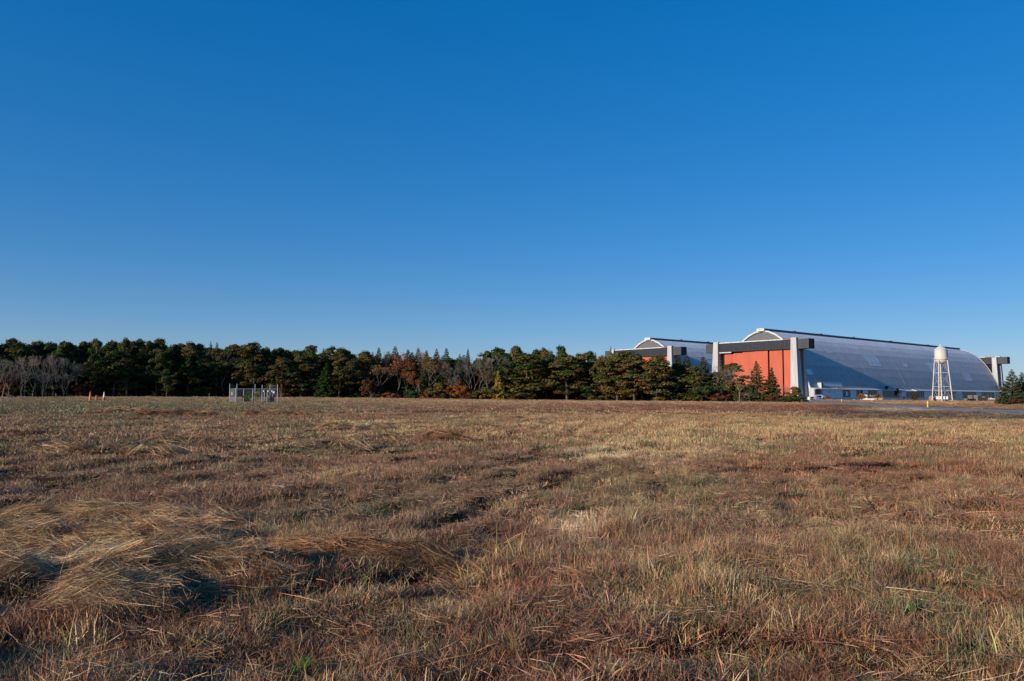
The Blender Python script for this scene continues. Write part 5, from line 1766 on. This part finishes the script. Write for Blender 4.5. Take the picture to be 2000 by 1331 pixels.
def suv(px, Y, label):
    P = spot(px, 783, Y)
    r = empty('parked_car', P, face_cam(P))
    MB().hexa([(-.92, -2.3, .35), (.92, -2.3, .35), (.92, 2.3, .35), (-.92, 2.3, .35), (-.88, -2.25, 1.0), (.88, -2.25, 1.0), (.9, 2.25, 1.05), (-.9, 2.25, 1.05)]).build('body', M['car_dark'], r)
    c = MB().hexa([(-.86, -1.1, 1.02), (.86, -1.1, 1.02), (.86, 2.2, 1.02), (-.86, 2.2, 1.02), (-.68, -.5, 1.7), (.68, -.5, 1.7), (.68, 2.0, 1.7), (-.68, 2.0, 1.7)]).build('cabin', M['car_dark'], r)
    MB().hexa([(-.74, -1.14, 1.08), (.74, -1.14, 1.08), (.74, -1.1, 1.08), (-.74, -1.1, 1.08), (-.62, -.58, 1.62), (.62, -.58, 1.62), (.62, -.54, 1.62), (-.62, -.54, 1.62)]).build('windscreen', M['glass_dark'], c)
    for s in (-1, 1):
        MB().box(min(s * .45, s * .82), max(s * .45, s * .82), -2.33, -2.27, .65, .9).build('headlight', M['chrome'], r)
        for y in (-1.5, 1.5):
            MB().tube((s * .93, y, .36), (s * .72, y, .36), .36, n=16).build('wheel', M['black'], r)
    MB().box(-.9, .9, -2.36, -2.29, .38, .55).build('bumper', M['black'], r)
    tag(r, label, 'car')


suv(1586.5, 335, 'dark car with bright headlamps facing the field at the road bend')


def simple(name, px, Y, parts, label, cat, group=None, rz=None, z=0.0):
    P = spot(px, 783, Y)
    r = empty(name, (P.x, P.y, z), face_cam(P) if rz is None else rz)
    for nm, mt, bx in parts:
        b = MB()
        for q in (bx if isinstance(bx[0], (tuple, list)) else [bx]): b.box(*q)
        b.build(nm, M[mt], r)
    tag(r, label, cat, group)
    return r


HR = TH - math.pi / 2 + math.pi / 2      # along the hangar's side
simple('canopy', 1600.5, 470, [('canopy_roof', 'white', (-2.2, 1.6, -2, 2, 2.6, 2.8)), ('post', 'white', (-2.2, -2.0, -2, -1.8, 0, 2.6)), ('post', 'white', (1.4, 1.6, -2, -1.8, 0, 2.6)), ('back_panel', 'blue', (-2.0, 1.4, 1.8, 1.9, .2, 2.5))],
       'white open canopy with a blue back panel beside the annex', 'canopy')
tr_ = simple('blue_tractor', 1605.5, 465, [('bonnet', 'blue', (-1.4, .2, -.5, .5, .6, 1.3)), ('cab', 'white', (.2, 1.2, -.6, .6, .6, 2.1)), ('cab_window', 'glass_dark', (.3, 1.1, -.64, -.601, 1.3, 1.95))],
       'small blue and white tractor beside the white canopy', 'tractor')
for x, rr_ in ((-1.0, .45), (.8, .65)):
    for y_ in (-.8, .6): MB().tube((x, y_, rr_), (x, y_ + .22, rr_), rr_, n=14).build('wheel', M['black'], tr_)
wt_ = spot(1580.5, 783, 345)
r = empty('storage_tank', wt_)
MB().lathe([(.001, .2), (.75, .2), (.75, 1.2), (.55, 1.6), (.001, 1.75)], 20).build('tank_shell', M['white'], r)
MB().box(-.8, .8, -.6, .6, 0, .199).build('plinth', M['tan'], r)
tag(r, 'small white domed tank behind the dark car', 'tank')
simple('utility_cabinet', 1688.5, 470, [('housing', 'white', (-1.6, 1.6, -1, 1, 0, 2.95)), ('cabinet_roof', 'white', (-1.75, 1.75, -1.15, 1.15, 2.953, 3.1)), ('cabinet_door', 'concrete_low', (-1.2, .2, -1.05, -1.001, .2, 2.6))],
       'tall white utility cabinet beside the orange tree', 'cabinet')
yd = simple('utility_yard_fence', 1700, 468, [('low_wall', 'white', (-2.6, 2.7, -.2, .2, 0, .8))], 'dark fenced utility yard on a white low wall', 'fence')
for k in range(9): MB().tube((-2.5 + k * .63, 0, .8), (-2.5 + k * .63, 0, 2.9), .06, n=5).build('picket', M['steel'], yd)
MB().tube((-2.5, 0, 2.9), (2.6, 0, 2.9), .05, n=5).build('top_rail', M['steel'], yd)
simple('transformer', 1699, 473, [('housing', 'roof_dark', (-1.8, 1.8, -1.2, 1.2, 0, 2.3)), ('radiator', 'grey_box', (-1.5, -.3, -1.35, -1.21, .3, 2.0)), ('bushing', 'white', (.4, .6, -.1, .1, 2.3, 2.8))],
       'dark transformer box inside the utility yard', 'transformer')
for px, w, mt, lab in ((1710.5, .8, 'tan', 'narrow tan bin beside the utility yard'), (1719.5, 1.15, 'tan', 'wide tan bin under the yellow-orange bush')):
    simple('bin', px, 462, [('bin_body', mt, (-w, w, -.7, .7, 0, 1.15)), ('bin_lid', 'brown_box', (-w - .05, w + .05, -.75, .75, 1.153, 1.25))], lab, 'bin', 'bins by the utility yard')
simple('dumpster', 1723, 466, [('container', 'brown_box', (-.7, .7, -1, 1, 0, 2.2)), ('container_lid', 'black', (-.75, .75, -1.05, 1.05, 2.203, 2.35))], 'dark upright container beside the wide tan bin', 'container')

# brick hut
P = spot(1821, 783, 352)
r = empty('brick_hut', P, face_cam(P) - .35)
MB().box(-1.0, 1.0, -1.5, 1.5, 0, 1.75).build('wall', M['hut_brick'], r)
MB().poly([(-1.0, -1.5, 1.753), (1.0, -1.5, 1.753), (0, -1.5, 2.6), (-1.0, 1.5, 1.753), (1.0, 1.5, 1.753), (0, 1.5, 2.6)], [(0, 1, 2), (5, 4, 3)]).build('gable', M['hut_brick'], r)
MB().hexa([(0, -1.7, 2.62), (1.25, -1.7, 1.6), (1.25, 1.7, 1.6), (0, 1.7, 2.62), (0, -1.7, 2.75), (1.3, -1.7, 1.7), (1.3, 1.7, 1.7), (0, 1.7, 2.75)]).build('roof_slope', M['roof_dark'], r)
MB().hexa([(-1.25, -1.7, 1.6), (0, -1.7, 2.62), (0, 1.7, 2.62), (-1.25, 1.7, 1.6), (-1.3, -1.7, 1.7), (0, -1.7, 2.75), (0, 1.7, 2.75), (-1.3, 1.7, 1.7)]).build('roof_slope', M['roof_dark'], r)
tag(r, 'little pink brick hut with a gable beside the water tower', 'hut')
simple('white_trailer', 1840, 375, [('trailer_body', 'white', (-2.9, 2.6, -1.1, 1.1, .75, 2.25)), ('chassis', 'black', (-2.6, 2.4, -.9, .9, .5, .749)), ('wheel', 'black', (-.9, -.2, -1.15, -.9, 0, .7)), ('wheel', 'black', (.1, .8, -1.15, -.9, 0, .7)), ('landing_leg', 'black', (2.0, 2.15, -.8, -.6, 0, .5))],
       'long white trailer behind the legs of the water tower', 'trailer')
simple('small_shed', 1885.5, 350, [('wall', 'brown_box', (-.95, .95, -1, 1, 0, 1.45)), ('shed_roof', 'roof_dark', (-1.1, 1.1, -1.1, 1.1, 1.453, 1.6)), ('shed_door', 'grey_box', (-.4, .4, -1.03, -1.001, 0, 1.3))], 'small brown shed beside the big container', 'shed')
simple('shipping_container', 1901.5, 352, [('container_side', 'grey_box', (-2.35, 2.35, -1.2, 1.2, 0.3, 2.75)), ('corner_post', 'brown_box', (-2.4, -2.2, -1.25, -1.201, 0, 2.75)), ('corner_post', 'brown_box', (2.2, 2.4, -1.25, -1.201, 0, 2.75)), ('base_rail', 'black', (-1.2, 1.0, -1.26, -1.201, 0, 1.2))],
       'grey-brown shipping container between shed and black container', 'container', 'containers beyond the road')
simple('shipping_container', 1920, 350, [('container_side', 'black', (-2.1, 2.1, -1.2, 1.2, 0.1, 2.6)), ('corner_post', 'roof_dark', (-2.15, -1.95, -1.25, -1.201, 0, 2.65)), ('corner_post', 'roof_dark', (1.95, 2.15, -1.25, -1.201, 0, 2.65)), ('warning_plate', 'brick_infill', (-.3, .8, -1.23, -1.201, 1.7, 2.2))],
       'black shipping container next to the grey-brown one', 'container', 'containers beyond the road')
simple('low_wall', 1936, 345, [('wall_body', 'brown_box', (-1.6, 1.6, -.3, .3, 0, .8)), ('wall_coping', 'grey_box', (-1.65, 1.65, -.35, .35, .803, .9))], 'low dark wall beyond the black container', 'wall')
P = spot(1940, 783, 400)
r = empty('covered_pile', P, face_cam(P))
m_b = MB()
rg = random.Random(4)
for k in range(9):
    x = -3.0 + k * .75
    h = rg.uniform(1.3, 2.6)
    m_b.hexa([(x, -1.5, 0), (x + .9, -1.5, 0), (x + .9, 1.5, 0), (x, 1.5, 0), (x + .1, -.7, h), (x + .7, -.7, h * .93), (x + .7, .8, h * .9), (x + .1, .8, h)])
m_b.build('tarpaulin', M['cream'], r)
MB().box(-3.2, 4.0, -1.2, 1.6, 0, .35).build('pallet_base', M['wood'], r)
tag(r, 'pale tarpaulin-covered pile near the far end of the hangar', 'pile')
